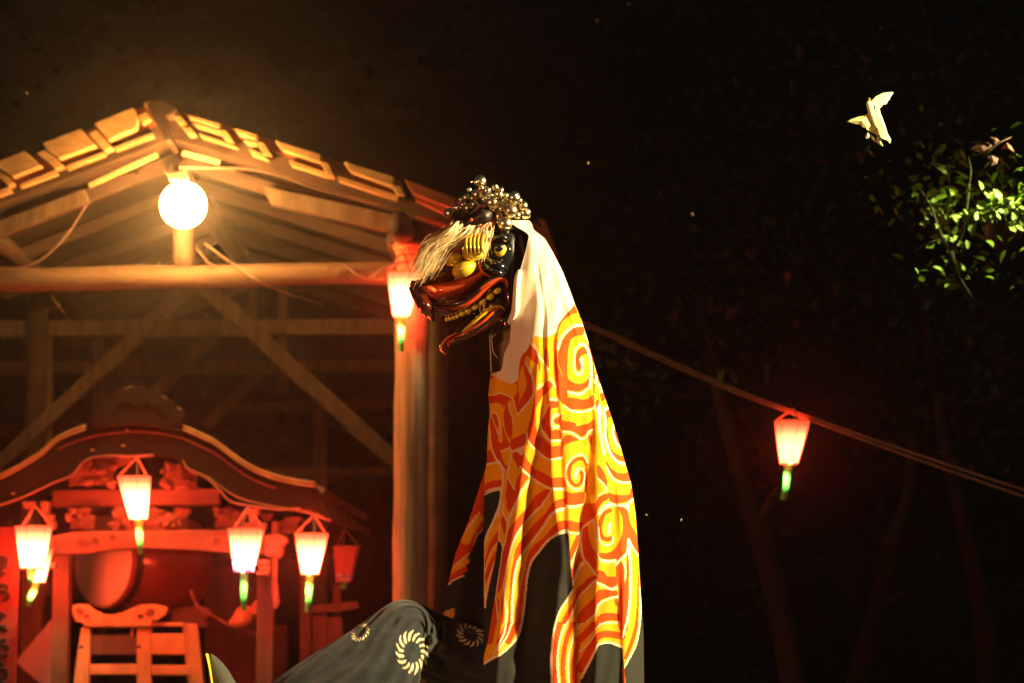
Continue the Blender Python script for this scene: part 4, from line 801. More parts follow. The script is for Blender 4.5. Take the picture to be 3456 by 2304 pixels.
for a, b, w, dd in (((205, 427, 12.66), (362, 356, 12.66), .022, .02), ((420, 352, 12.66), (505, 374, 12.66), .022, .02)):
    part(MB().bar(PD(*a), PD(*b), w, dd), 'thin_batten', 'tile')
# rafters
for d in (12.95, 13.7, 14.5, 15.3, 16.1, 16.9):
    k = d / 12.75
    for sgn in (0, 1):
        a0 = PD(400, 345, 12.75); a0 = Vector((a0.x, d, a0.z - .02)); e0_ = PD(-150, 560, 12.75) if sgn == 0 else PD(1240, 610, 12.75); e1 = Vector((e0_.x, d, e0_.z - .02))
        part(MB().bar(a0, e1, .07, .07), 'rafter', 'wood_dark')
for x, y in ((-40, 500), (905, 515), (1100, 560), (395, 350)):
    a = PD(x, y, 12.7); part(MB().tube([Vector((a.x, 12.85, a.z - .06)), Vector((a.x, 17.8, a.z - .06))], .05, 12), 'purlin', 'wood_dark', smooth=True)
part(MB().bar(PD(-80, 560, 12.86), PD(200, 452, 12.86), .068, .08), 'front_rafter', 'wood')
part(MB().plate(D2([(603, 428), (896, 492), (890, 531), (621, 469)]), 12.84, .08), 'front_rafter', 'wood')
a = PD(921, 526, 12.7); part(MB().tube([Vector((a.x, 12.55, a.z)), Vector((a.x, 17.6, a.z))], .064, 20), 'log_purlin', 'wood_dark', smooth=True)
def log(p, r0, r1, n=18, seg=10):
    m_ = MB(); pts = [Vector(p[0]).lerp(Vector(p[1]), t / seg) for t in range(seg + 1)]
    m_.tube([q_ + Vector((0, 0, .004 * math.sin(i * 1.9))) for i, q_ in enumerate(pts)], [r0 + (r1 - r0) * i / seg + .003 * math.sin(i * 2.3) for i in range(seg + 1)], n); return m_
part(log((PD(-120, 646, 13.0), PD(990, 625, 13.0)), .066, .058), 'tie_beam', 'wood_h', smooth=True)
part(log((PD(421, 612, 13.02), PD(421, 350, 13.02)), .055, .052), 'king_post', 'wood', smooth=True)
pr = PD(947, 600, 12.98); pl = PD(-105, 600, 12.98)
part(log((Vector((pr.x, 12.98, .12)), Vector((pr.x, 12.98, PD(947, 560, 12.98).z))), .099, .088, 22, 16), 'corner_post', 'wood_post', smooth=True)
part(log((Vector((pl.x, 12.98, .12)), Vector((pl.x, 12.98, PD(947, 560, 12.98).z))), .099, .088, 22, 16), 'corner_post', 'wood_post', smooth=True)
part(MB().tube([Vector((pr.x + .13, 13.2, .12)), Vector((pr.x + .13, 13.2, PD(947, 640, 13.2).z))], .055, 14), 'inner_post', 'wood_dark', smooth=True)
for x in (pr.x, pl.x):
    for y in (12.98, 15.3, 17.6): part(MB().box((x, y, .07), .34, .34, .14), 'base_stone', 'soil', bevel=.01)
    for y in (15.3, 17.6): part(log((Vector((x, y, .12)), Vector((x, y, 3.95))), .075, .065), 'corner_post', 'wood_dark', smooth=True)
# braces of the inner frame and beams further back
for a, b, w in (((455, 640, 15.2), (-30, 1090, 15.2), .088), ((448, 640, 15.2), (945, 1092, 15.2), .105)):
    part(MB().bar(PD(*a), PD(*b), w, .06), 'brace', 'wood', bevel=.006)
part(MB().plate(D2([(795, 985), (812, 975), (915, 1058), (912, 1082)]), 15.12, .06), 'brace_splice', 'wood')
for a, b, w in (((-60, 757, 15.35), (985, 752, 15.35), .095), ((-60, 845, 16.9), (985, 840, 16.9), .08), ((-60, 640, 16.9), (985, 640, 16.9), .08), ((500, 935, 17.6), (985, 925, 17.6), .06), ((600, 1085, 17.6), (985, 1080, 17.6), .06)):
    part(MB().bar(PD(*a), PD(*b), w, .09), 'cross_beam', 'wood')
for a, b, w in (((532, 730, 16.6), (350, 905, 16.6), .075), ((602, 848, 17.3), (470, 980, 17.3), .075), ((105, 745, 15.4), (105, 1110, 15.4), .085), ((225, 760, 16.9), (225, 1000, 16.9), .06), ((650, 660, 16.9), (650, 900, 16.9), .06), ((580, 660, 16.9), (580, 750, 16.9), .06), ((735, 940, 17.6), (735, 1500, 17.6), .09)):
    part(MB().bar(PD(*a), PD(*b), w, .06), 'strut', 'wood')
# wires hanging in the pavilion
def wire(pts, r, label, m='cable', sub=8):
    mb = MB(); mb.tube(line3(D3(pts), sub), r, 6); o = mb.build('wire', m, None, smooth=True); return tag(o, label, 'cable')
wire([(400, 384, 12.55), (470, 386, 12.58), (560, 388, 12.6), (640, 402, 12.6), (720, 432, 12.62), (800, 452, 12.65), (870, 470, 12.65)], .006, 'bright lit lamp cable running right from bulb under the gable')
wire([(200, 470, 12.9), (150, 545, 12.85), (90, 600, 12.85), (30, 618, 12.86), (-20, 616, 12.86)], .005, 'loose cable sagging at left above tie beam')
wire([(470, 560, 12.9), (540, 610, 12.9), (620, 660, 12.9), (740, 700, 14)], .004, 'thin wire slanting down right across tie beam')
wire([(450, 570, 12.9), (475, 600, 12.9), (492, 618, 12.92)], .003, 'short thin wire beside king post below bulb')
wire([(745, 625, 12.9), (770, 608, 12.9), (795, 612, 12.9), (820, 632, 12.88), (850, 642, 12.88), (885, 640, 12.85)], .006, 'wavy cable lying along right end of tie beam')
wire([(850, 640, 12.8), (880, 618, 12.72), (920, 605, 12.7), (950, 600, 12.7), (975, 575, 12.75)], .008, 'thick cable looping over lantern on the corner post')
wire([(118, 680, 12.95), (140, 710, 12.95), (165, 745, 14)], .003, 'faint thin wire below left part of tie beam')

# hanging bulb
lamp = empty('bare_bulb_lamp', PD(421, 395, 12.5), 'glaring bare bulb hanging under the pavilion gable', 'lamp')
mb = MB(); mb.ell(PD(421, 472, 12.5), .118, .118, .118, 0, 18, 12); mb.build('bulb', 'bulb', lamp, smooth=True)
mb = MB(); c = PD(400, 392, 12.5)
mb.tube([c + Vector((0, 0, .03)), c + Vector((0, 0, -.02)), c + Vector((.01, 0, -.05))], [.02, .032, .03], 12); mb.build('socket', 'trim', lamp, smooth=True)
mb = MB(); mb.plate(D2([(375, 393), (392, 400), (420, 395), (425, 384), (432, 410), (415, 418), (395, 412)]), 12.46, .03); mb.build('reflector_tab', 'trim', lamp)

# ------------------------------------------------------------------ festival float
fl = empty('festival_float', (PD(330, 1300, 13.9).x, 13.9, 0), 'carved wooden festival float with curved dark roof under the pavilion', 'float')
def fp(mb, name, m, bevel=0, smooth=False, parent=None): return mb.build(name, m, parent or fl, smooth=smooth, bevel=bevel)
top = [(-110, 1135), (-60, 1115), (0, 1093), (82, 1048), (113, 1022), (141, 1001), (197, 979), (250, 968), (310, 964), (365, 968), (417, 979), (476, 1005), (499, 1018), (566, 1066), (621, 1090), (672, 1103), (724, 1111)]
bot = [(767, 1193), (712, 1169), (667, 1163), (600, 1160), (560, 1150), (530, 1132), (490, 1102), (460, 1088), (431, 1073), (400, 1052), (353, 1042), (300, 1044), (254, 1042), (203, 1051), (175, 1070), (158, 1090), (121, 1105), (56, 1136), (0, 1155), (-110, 1185)]
tc_ = [tuple(q_) for q_ in crs(top, 4)]
roof = fp(MB().plate(D2([(a, b) for a, b in tc_] + bot), 13.2, .09), 'gable_board', 'float_roof', bevel=.008)
fp(MB().plate(D2([(a, b - 3) for a, b in tc_] + [(a, b + 16) for a, b in reversed(tc_)]), 13.292, 1.35), 'roof_shell', 'float_roof')
for seg in ([q_ for q_ in tc_ if q_[0] < 199], [q_ for q_ in tc_ if q_[0] > 415]):
    for off, r, dd in ((-3, .0085, 13.19), (5, .005, 13.185)):
        mb = MB(); mb.tube([PD(a, b + off, dd) for a, b in seg], r, 8); fp(mb, 'roof_rim', 'trim', smooth=True)
mb = MB(); mb.tube([PD(a, b + 26, 13.19) for a, b in tc_ if 130 < a < 640], .0028, 6); fp(mb, 'roof_line', 'drum_body', smooth=True)
mb = MB(); mb.tube(line3(D3([(-60, 1172, 13.19), (0, 1158, 13.19), (56, 1139, 13.19), (121, 1108, 13.19), (165, 1090, 13.19), (200, 1054, 13.19), (254, 1045, 13.18), (296, 1047, 13.17), (353, 1044, 13.18)]), 4), .0055, 6)
o = mb.build('lantern_cord', 'cable', None, smooth=True); tag(o, 'lit cord following lower edge of curved float roof at left', 'cable')
mb = MB(); mb.tube(line3(D3([(420, 1056, 13.18), (432, 1075, 13.18), (470, 1092, 13.18), (500, 1120, 13.17), (530, 1150, 13.16), (575, 1160, 13.15), (640, 1168, 13.15), (690, 1166, 13.15)]), 4), .0055, 6)
mb.tube(line3(D3([(475, 1092, 13.18), (540, 1138, 13.17), (600, 1156, 13.16), (680, 1170, 13.15), (720, 1180, 13.14), (760, 1195, 13.14)]), 4), .0045, 6)
o = mb.build('lantern_cord', 'cable', None, smooth=True); tag(o, 'lit doubled cord sagging along right side of curved float roof', 'cable')
fp(MB().plate(D2([(212, 980), (208, 958), (222, 946), (218, 932), (236, 926), (240, 910), (258, 904), (270, 905), (278, 893), (300, 886), (325, 884), (345, 889), (354, 902), (372, 906), (384, 915), (386, 926), (402, 930), (416, 940), (420, 958), (416, 986), (310, 972)]), 13.15, .10), 'roof_crest', 'float_roof', bevel=.008)
for cx, cy, rr in ((230, 956, 21), (250, 930, 20), (278, 908, 20), (314, 908, 25), (352, 912, 20), (382, 932, 18), (404, 956, 18)):
    fp(MB().plate(D2([(cx + rr * math.cos(t), cy + rr * math.sin(t)) for t in np.linspace(0, 6.283, 21)[:-1]]), 13.13, .11), 'crest_lobe', 'float_roof', bevel=.006)
for x, y, r in ((312, 886, 30), (262, 908, 10), (238, 930, 9), (372, 910, 11), (385, 926, 7), (408, 936, 9)):
    mb = MB(); mb.tube([PD(x - r, y + r * .22, 13.16), PD(x - r * .5, y + 1, 13.155), PD(x + r * .3, y, 13.155), PD(x + r, y + r * .3, 13.16)], .0045, 8); fp(mb, 'crest_highlight', 'trim', smooth=True)  # pale strips put the lamp's highlights on the crest tops
for x, y in ((292, 986), (283, 1022), (30, 1132), (212, 1032)):
    mb = MB(); mb.ell(PD(x, y, 13.195), .012, .006, .006); fp(mb, 'roof_stud', 'trim', smooth=True)
# eaves running away at right
for k in range(6):
    fp(MB().bar(PD(724 + k * 15, 1124 + k * 12, 13.3 + k * .18), PD(748 + k * 15, 1176 + k * 7, 13.3 + k * .18), .03, .05), 'eave_rafter', 'float_wood')
fp(MB().bar(PD(722, 1116, 13.25), PD(826, 1180, 14.3), .03, .12), 'eave_beam', 'float_wood')
fp(MB().bar(PD(716, 1172, 13.25), PD(830, 1215, 14.3), .03, .12), 'eave_beam', 'float_post')
fp(MB().plate(D2([(120, 1124), (505, 1120), (505, 1158), (120, 1162)]), 13.42, .10), 'upper_beam', 'float_wood', bevel=.006)
fp(MB().plate(D2([(106, 1233), (135, 1226), (168, 1220), (288, 1217), (517, 1215), (606, 1214), (606, 1272), (517, 1268), (440, 1262), (340, 1258), (249, 1262), (200, 1270), (105, 1272)]), 13.3, .12), 'main_beam', 'float_wood', bevel=.006)
fp(MB().plate(D2([(606, 1226), (640, 1222), (658, 1232), (662, 1242), (648, 1254), (650, 1268), (640, 1282), (628, 1276), (618, 1278), (606, 1274)]), 13.27, .14), 'beam_nose', 'float_wood', bevel=.01)
def spiral(cx, cy, r, d, turns=1.6, ph=0, sg=1, n=26):
    return [PD(cx + sg * r * (1 - t * .85) * math.cos(ph + t * turns * 6.283), cy + r * .8 * (1 - t * .85) * math.sin(ph + t * turns * 6.283), d) for t in [i / n for i in range(n + 1)]]
for cx, cy, r, ph, sg in ((190, 1242, 16, 0, 1), (218, 1240, 9, 2, -1), (560, 1240, 14, 1, -1), (632, 1246, 10, 0, 1), (500, 1240, 8, 2, 1), (258, 1230, 7, 1, -1)):
    mb = MB(); mb.tube(spiral(cx, cy, r, 13.295, ph=ph, sg=sg), .0038, 6); fp(mb, 'carved_scroll', 'float_post', smooth=True)
def carving(x0, x1, y0, y1, d, n, m='float_wood'):
    mb = MB()
    for k in range(n):
        x = random.uniform(x0, x1); y = random.uniform(y0, y1); r = random.uniform(5, 11)
        if random.random() < .55: mb.tube(spiral(x, y, r, d + random.uniform(-.02, .01), random.uniform(.8, 1.6), random.uniform(0, 6), random.choice((-1, 1)), 14), random.uniform(.004, .009), 6)
        else: mb.ell(PD(x, y, d + random.uniform(0, .03)), r * .0033, .025, r * .0022, random.uniform(-1, 1), 10, 6)
    mb.plate(D2([(x0, y1), (x0 + 6, (y0 + y1) / 2), (x0 + (x1 - x0) * .3, y0), (x0 + (x1 - x0) * .7, y0 + 3), (x1 - 4, (y0 + y1) / 2), (x1, y1)]), d + .03, .04)
    return fp(mb, 'cloud_carving', m, smooth=False)
carving(255, 430, 1168, 1214, 13.36, 46); carving(370, 452, 1066, 1118, 13.3, 26); carving(165, 262, 1062, 1112, 13.3, 22); carving(160, 215, 1168, 1214, 13.36, 12); carving(492, 560, 1168, 1210, 13.36, 14); carving(640, 690, 1186, 1222, 13.4, 12)
fp(MB().plate(D2([(158, 1116), (160, 1096), (200, 1062), (250, 1048), (300, 1048), (300, 1060), (250, 1078), (200, 1100)]), 13.34, .04), 'gable_panel', 'float_wood')
# bracket blocks
for x0, y0, x1, y1, d in ((562, 1166, 596, 1182, 13.22), (570, 1182, 590, 1200, 13.22), (558, 1198, 612, 1214, 13.22), (598, 1178, 624, 1192, 13.3), (584, 1284, 620, 1296, 13.25), (592, 1298, 622, 1308, 13.25), (586, 1310, 620, 1320, 13.25), (100, 1180, 122, 1196, 13.22), (92, 1150, 112, 1178, 13.22), (108, 1196, 126, 1214, 13.22), (112, 1290, 128, 1304, 13.22), (100, 1272, 118, 1290, 13.22), (50, 1150, 78, 1166, 13.2),
                          (160, 1166, 176, 1180, 13.3), (148, 1178, 164, 1196, 13.3)):
    fp(MB().plate(D2([(x0, y0), (x1, y0), (x1 - 3, y1), (x0 + 3, y1)]), d, .09), 'bracket_block', 'float_wood', bevel=.004)
def vpost(x0, x1, y0, d, dp, name, m, parent=None, par=None):
    a = PD(x0, y0, d); b = PD(x1, y0, d); mb = MB(); mb.box(((a.x + b.x) / 2, d + dp / 2, (a.z + .0) / 2), b.x - a.x, dp, a.z); return mb
fp(vpost(122, 160, 1268, 13.42, .11, '', ''), 'float_post', 'float_post', bevel=.005)
fp(vpost(590, 628, 1316, 13.4, .11, '', ''), 'float_post', 'float_post', bevel=.005)
fp(vpost(50, 100, 1290, 13.9, .1, '', ''), 'float_post', 'float_post', bevel=.005)
fp(vpost(548, 572, 1290, 14.6, .1, '', ''), 'float_post', 'float_post', bevel=.005)
for x in (122, 590): 
    a = PD(x + 19, 1300, 14.6); fp(MB().box((a.x, 14.62, 1.1), .08, .08, 2.2), 'float_post', 'float_post')
fp(MB().plate(D2([(624, 1196), (638, 1196), (636, 1330), (641, 1380), (636, 1394), (628, 1398), (624, 1330)]), 13.3, .04), 'corner_strip', 'float_wood', bevel=.003)
a = PD(0, 1300, 13.4); b = PD(700, 1300, 13.4)
for k in range(10): fp(MB().box(((a.x + b.x) / 2, 13.42 + k * .135, .82), b.x - a.x, .13, .05), 'floor_plank', 'float_wood')
mb = MB(); mb.tube([PD(553 + 15 * math.cos(t), 1490 + 17 * math.sin(t), 13.75) for t in np.linspace(0, 6.283, 25)], .007, 8, False); fp(mb, 'iron_ring', 'float_post', smooth=True)
fp(MB().plate(D2([(470, 1300), (585, 1300), (585, 1640), (470, 1640)]), 14.55, .03), 'back_panel', 'float_post')
# side boards to the right of the float
side = empty('board_screen', (PD(750, 1500, 13.9).x, 13.9, 0), 'red lit upright plank screen with top rail right of the float', 'screen')
for x0, x1, y0 in ((690, 716, 1300), (718, 751, 1412), (753, 786, 1416)):
    mb = vpost(x0, x1, y0, 13.86 + random.uniform(0, .01), .03, '', ''); mb.build('plank', 'float_post', side, bevel=.003)
MB().plate(D2([(716, 1388), (822, 1378), (824, 1396), (788, 1402), (716, 1408)]), 13.82, .06).build('top_rail', 'float_post', side, bevel=.004)
vpost(765, 782, 1340, 13.95, .05, '', '').build('plank', 'float_post', side)
gb = MB(); a = PD(632, 1432, 14.1); b = PD(658, 1432, 14.1); gb.box(((a.x + b.x) / 2, 14.2, a.z / 2), b.x - a.x, .2, a.z); tag(gb.build('storage_box', 'wood_dark', None, bevel=.005), 'dark narrow upright box between float post and plank screen', 'box')
# sign board at the left edge with brush lettering
sg = empty('sign_board', (PD(10, 1500, 13.3).x, 13.3, 0), 'tall red board with black brush lettering at far left edge', 'sign')
vpost(-50, 44, 1208, 13.3, .04, '', '').build('board', 'redboard', sg, bevel=.003)
def z8(pts): return [(x * .2404, 1191 + y * .2404) for x, y in pts]
for ch in ([[(-60, 372), (55, 366)], [(-60, 420), (60, 414)], [(-50, 470), (50, 462)], [(-60, 524), (66, 518)], [(20, 350), (18, 560)], [(58, 366), (56, 470)]],
           [[(-40, 640), (40, 628), (70, 660), (40, 700)], [(-60, 700), (30, 690), (80, 720), (70, 760), (30, 780)], [(0, 610), (10, 660)]],
           [[(-60, 930), (60, 916)], [(10, 880), (0, 960), (-40, 1010)], [(-10, 1010), (30, 1030), (70, 1065)], [(-40, 1060), (60, 1010)]],
           [[(-50, 1160), (60, 1150)], [(40, 1140), (10, 1190), (70, 1215), (50, 1260)], [(-30, 1260), (20, 1300), (75, 1290)]],
           [[(-40, 1390), (50, 1380)], [(10, 1350), (0, 1440)], [(-30, 1440), (50, 1430), (60, 1500), (-10, 1530)], [(0, 1540), (40, 1580)]]):
    mb = MB()
    for s_ in ch:
        q_ = crs([(*p, 13.292) for p in z8(s_)], 5); mb.tube([PD(*p) for p in q_], list(np.linspace(.011, .006, len(q_))), 6)
    mb.build('brush_character', 'ink', sg, smooth=True)
ps = MB(); ps.plate(D2([(35, 1519), (128, 1409), (150, 1440), (150, 1640), (128, 1598)]), 13.62, .006); tag(ps.build('paper_sheet', 'paper', None), 'pale diagonal paper sheet pinned behind left float post', 'paper')

# drum
ax = Vector((-.68, -.73, 0)).normalized(); fc = PD(236, 1288, 13.68); Rr = .255; LN = .58
drum = empty('barrel_drum', Vector((fc.x - ax.x * LN / 2, fc.y - ax.y * LN / 2, fc.z - .29)), 'large dark red barrel drum with pale skin on orange stand', 'drum')
sx_ = Vector((0, 0, 1)).cross(ax).normalized()
def ringp(c, r, n=40): return [c + sx_ * (r * math.cos(t)) + Vector((0, 0, 1)) * (r * math.sin(t)) for t in [2 * math.pi * i / n for i in range(n)]]
def lathe(profile, n=40):
    mb = MB(); vs = []
    for s_, r in profile: vs += ringp(fc - ax * s_, r, n)
    fs = [(i * n + k, (i + 1) * n + k, (i + 1) * n + (k + 1) % n, i * n + (k + 1) % n) for i in range(len(profile) - 1) for k in range(n)]
    return mb.add(vs, fs)
lathe([(.0, Rr * .97)] + [(LN * t, Rr * (1 + .17 * math.sin(math.pi * t))) for t in np.linspace(0.01, .99, 16)] + [(LN, Rr * .97), (LN, .001)]).build('drum_body', 'drum_body', drum, smooth=True)
lathe([(-.004, .001), (-.006, Rr * .5), (-.006, Rr * .9), (-.002, Rr * .985), (.012, Rr * 1.0), (.03, Rr * 1.0)]).build('drum_skin', 'skin_drum', drum, smooth=True)
lathe([(.028, Rr * 1.0), (.030, Rr * 1.03), (.085, Rr * 1.075), (.09, Rr * 1.06)]).build('skin_rim', 'iron', drum, smooth=True)
stf = None
for row_, (s_, rr_) in enumerate(((.045, 1.05), (.07, 1.07))):
    for k in range(36):
        t = 2 * math.pi * (k + .5 * row_) / 36; c = fc - ax * s_ + sx_ * (Rr * rr_ * math.cos(t)) + Vector((0, 0, 1)) * (Rr * rr_ * math.sin(t))
        if stf is None:
            q_ = MB(); q_.ell((0, 0, 0), .0085, .0085, .0085, 0, 8, 5); stf = q_.build('stud', 'iron', None, smooth=True, loc=(0, 0, 0)); stf.parent = drum; o = stf
        else: o = copy_of(stf, drum)
        o.location = c - WO[drum.name]
rg = fc - ax * .3 - Vector((0, 0, 1)) * .03 + Vector((0, -.28, 0)); mb = MB(); mb.tube([rg + Vector((.03 * math.cos(t), 0, .03 * math.sin(t))) for t in np.linspace(0, 6.283, 20)], .006, 8, False); mb.build('carry_ring', 'iron', drum, smooth=True)
std = empty('drum_stand', (PD(300, 1500, 13.6).x, 13.65, 0), 'orange wooden ladder frame stand with scrolled cradle under the drum', 'stand')
def sp(pts, d, th, name, m='stand', bev=.004): return MB().plate(D2(pts), d, th).build(name, m, std, bevel=bev)
crd = sp([(165, 1390), (182, 1386), (202, 1387), (214, 1398), (232, 1408), (255, 1411), (278, 1407), (300, 1396), (322, 1387), (352, 1386), (376, 1390), (385, 1396), (378, 1412), (362, 1422), (350, 1424), (346, 1438), (196, 1438), (186, 1426), (176, 1428), (168, 1412)], 13.42, .05, 'cradle')
sp([(392, 1400), (420, 1392), (462, 1390), (482, 1400), (484, 1412), (472, 1420), (480, 1436), (466, 1440), (395, 1438)], 13.85, .05, 'cradle', 'float_wood')
for cx, cy, r, sg_ in ((184, 1400, 10, 1), (200, 1412, 6, -1), (345, 1402, 12, -1), (322, 1412, 6, 1)):
    mb = MB(); mb.tube(spiral(cx, cy, r, 13.415, 1.3, 0, sg_, 18), .004, 6); mb.build('scroll', 'drum_body', crd, smooth=True)
sp([(186, 1440), (208, 1440), (202, 1640), (158, 1640)], 13.44, .05, 'stand_leg'); sp([(314, 1440), (346, 1440), (346, 1640), (314, 1640)], 13.44, .05, 'stand_leg'); sp([(418, 1430), (452, 1430), (474, 1640), (436, 1640)], 13.5, .05, 'stand_leg')
for x in (175, 330, 455):
    a = PD(x, 1640, 13.46); MB().box((a.x, 13.47, a.z / 2 + .42), .06, .05, a.z - .84).build('stand_leg', 'stand', std)
for x0, x1, y0, y1, m in ((205, 315, 1524, 1548, 'stand'), (205, 315, 1458, 1502, 'float_post'), (346, 424, 1454, 1502, 'stand'), (346, 436, 1526, 1549, 'stand'), (346, 420, 1428, 1437, 'stand'), (300, 306, 1436, 1459, 'stand'), (202, 312, 1437, 1441, 'stand')):
    sp([(x0, y0), (x1, y0), (x1, y1), (x0, y1)], 13.45, .035, 'stand_rail', m)
for x, y in ((187, 1484), (190 + 207 - 78, 1484)): 
    mb = MB(); mb.ell(PD(x, y, 13.44), .009, .004, .009); mb.build('peg', 'iron', std, smooth=True)
# drumstick with paper streamers right of the drum
dsk = empty('hung_drumstick', PD(500, 1440, 13.6), 'red lit wooden stick with folded paper tufts hanging right of the drum', 'drumstick')
mb = MB(); mb.tube(line3(D3([(438, 1352, 13.6), (446, 1375, 13.6), (458, 1396, 13.58)])), .011, 8); mb.build('strap', 'float_wood', dsk, smooth=True)
mb = MB(); mb.tube(line3(D3([(452, 1392, 13.58), (490, 1414, 13.58), (530, 1436, 13.58), (570, 1450, 13.58), (590, 1456, 13.58)])), .012, 10); mb.build('stick', 'float_wood', dsk, smooth=True)
mb = MB(); mb.plate(D2([(462, 1390), (480, 1396), (484, 1412), (470, 1416), (455, 1404)]), 13.55, .04); mb.build('knot', 'float_wood', dsk, bevel=.006)
mb = MB(); mb.loft([(a * K, b * K, d, r, h) for a, b, d, r, h in ((530, 1430, 13.55, 12, .02), (545, 1425, 13.54, 26, .03), (562, 1412, 13.54, 34, .03), (572, 1402, 13.55, 26, .02))], n=10); mb.build('paper_tuft', 'stand', dsk, smooth=True)
mb = MB(); mb.plate(D2([(571, 1396), (596, 1367), (600, 1380), (598, 1404), (582, 1412)]), 13.5, .03); mb.build('paper_tuft', 'stand', dsk, bevel=.004)

# ------------------------------------------------------------------ lanterns
def lantern(hook, topc, tw, bl_, bw, d, rib_end, mt, label, tilt=0, cords=3):
    t = PD(*topc, d); b = PD(*bl_, d); h = PD(*hook, d)
    root = empty('hanging_lantern', t, label, 'lantern', 'tapered paper festival lanterns')
    rt = tw / 2 * K * mp(d); rb = bw / 2 * K * mp(d); ph = .35
    dirv = b - t; ph = .35 + (hook[0] * 7 % 10) * .1; n = 6; mb = MB(); lv = 10
    def ringz(f, k=1.0): 
        r = (rt + (rb - rt) * f) * k; c = t + dirv * f
        return [c + Vector((math.cos(ph + 2 * math.pi * i / n) * r, math.sin(ph + 2 * math.pi * i / n) * r, 0)) for i in range(n)]
    vs = []
    for j in range(lv + 1): vs += ringz(j / lv)
    fs = [(j * n + i, (j + 1) * n + i, (j + 1) * n + (i + 1) % n, j * n + (i + 1) % n) for j in range(lv) for i in range(n)]
    fs.append(tuple(range(lv * n, lv * n + n)))
    mb.add(vs, fs)
    shade = mb.build('paper_shade', mt, root)
    sc_ = .235 / max(.05, -(dirv.z)); me_ = shade.data
    # frame
    mb = MB()
    for rr in (ringz(0, 1.01), ringz(1, 1.02)): mb.tube(rr + [rr[0]], .0035, 5, False)
    a_, c_ = ringz(0, 1.004), ringz(1, 1.004)
    for i in range(n): mb.tube([a_[i], c_[i]], .0016, 4)
    mb.build('lantern_frame', 'stand', root)
    for i in range(cords):
        e_ = ringz(0)[(2 * i) % n]; mb = MB(); mb.tube([h, h.lerp(e_, .5), e_], .0050, 6); mb.build('hanging_cord', 'cable', root)
    if mt != 'lantern_off':
        ld = bpy.data.lights.new('lantern_bulb', 'SPOT'); ld.energy = 8.0; ld.color = (.75, 1, .42); ld.spot_size = R(140); ld.spot_blend = .7; ld.shadow_soft_size = .012
        lo = bpy.data.objects.new('bulb_light', ld); COL.objects.link(lo); lo.parent = root; lo.location = b + Vector((0, -.055, .004)) - t; lo.rotation_euler = (R(-10), 0, 0)
    r0 = b; r1 = PD(*rib_end, d - .02); mb = MB(); N = 10; w0 = 8.5 * K * mp(d); vs = []
    for j in range(N + 1):
        f = j / N; c = r0.lerp(r1, f) + Vector((0, .012 * math.sin(f * 7), 0)); wd = w0 * (1 - .25 * f)
        for sx2 in (-1, 1):
            for y_ in (-.0012, .0012): vs.append(c + Vector((sx2 * wd, y_ + sx2 * .008 * math.sin(f * 5), 0)))
    fs = []
    for j in range(N):
        o_ = 4 * j; fs += [(o_, o_ + 2, o_ + 6, o_ + 4), (o_ + 1, o_ + 5, o_ + 7, o_ + 3), (o_, o_ + 4, o_ + 5, o_ + 1), (o_ + 2, o_ + 3, o_ + 7, o_ + 6)]
    mb.add(vs, fs); mb.build('ribbon', 'ribbon', root, smooth=True)
    return root
lantern((315, 1048), (308, 1093), 80, (318, 1192), 42, 13.05, (324, 1272), 'lantern_lit', 'glowing paper lantern hung under the middle of curved float roof')
lantern((80, 1158), (77, 1207), 84, (74, 1304), 52, 13.0, (70, 1340), 'lantern_lit', 'glowing paper lantern at far left beside the lettered red board')
lantern((110, 1210), (92, 1258), 60, (84, 1336), 36, 13.2, (64, 1392), 'lantern_lit', 'smaller glowing lantern tucked behind and below the far left lantern')
lantern((570, 1160), (565, 1213), 84, (560, 1312), 44, 13.0, (560, 1400), 'lantern_check', 'glowing lantern with purple checked base in front of right float post')
lantern((722, 1180), (716, 1224), 82, (712, 1318), 40, 13.05, (707, 1405), 'lantern_lit', 'glowing lantern under the right tip of float roof, plain base')
lantern((790, 1212), (796, 1254), 62, (790, 1334), 36, 13.9, (788, 1352), 'lantern_off', 'unlit red lantern with checked base behind the right eave of float')
lantern((925, 578), (928, 628), 80, (922, 728), 38, 12.75, (921, 806), 'lantern_lit', 'glowing lantern on the pavilion corner post beside the lion snout')
lantern((1822, 936), (1820, 965), 82, (1812, 1064), 40, 12.8, (1800, 1146), 'lantern_far', 'glowing lantern alone on the sloping wire in the dark at right')
bowl_root = empty('insulator_bowl', PD(935, 575, 12.9), 'orange lit ribbed bowl fitting under dark purlin end on corner post', 'fitting')
mb = MB(); c = PD(935, 560, 12.85)
mb.tube([c, c + Vector((0, 0, -.02)), c + Vector((0, 0, -.05)), c + Vector((0, 0, -.075)), c + Vector((0, 0, -.1))], [.07, .074, .062, .045, .02], 20); mb.build('bowl', 'stand', bowl_root, smooth=True)  # ribbed bowl fitting, gives off no light
for k in range(3):
    mb = MB(); r = .075 - k * .012; mb.tube([c + Vector((r * math.cos(t), r * math.sin(t), -.015 - k * .026)) for t in np.linspace(0, 6.283, 25)], .004, 6, False); mb.build('bowl_ring', 'tile_red', bowl_root, smooth=True)
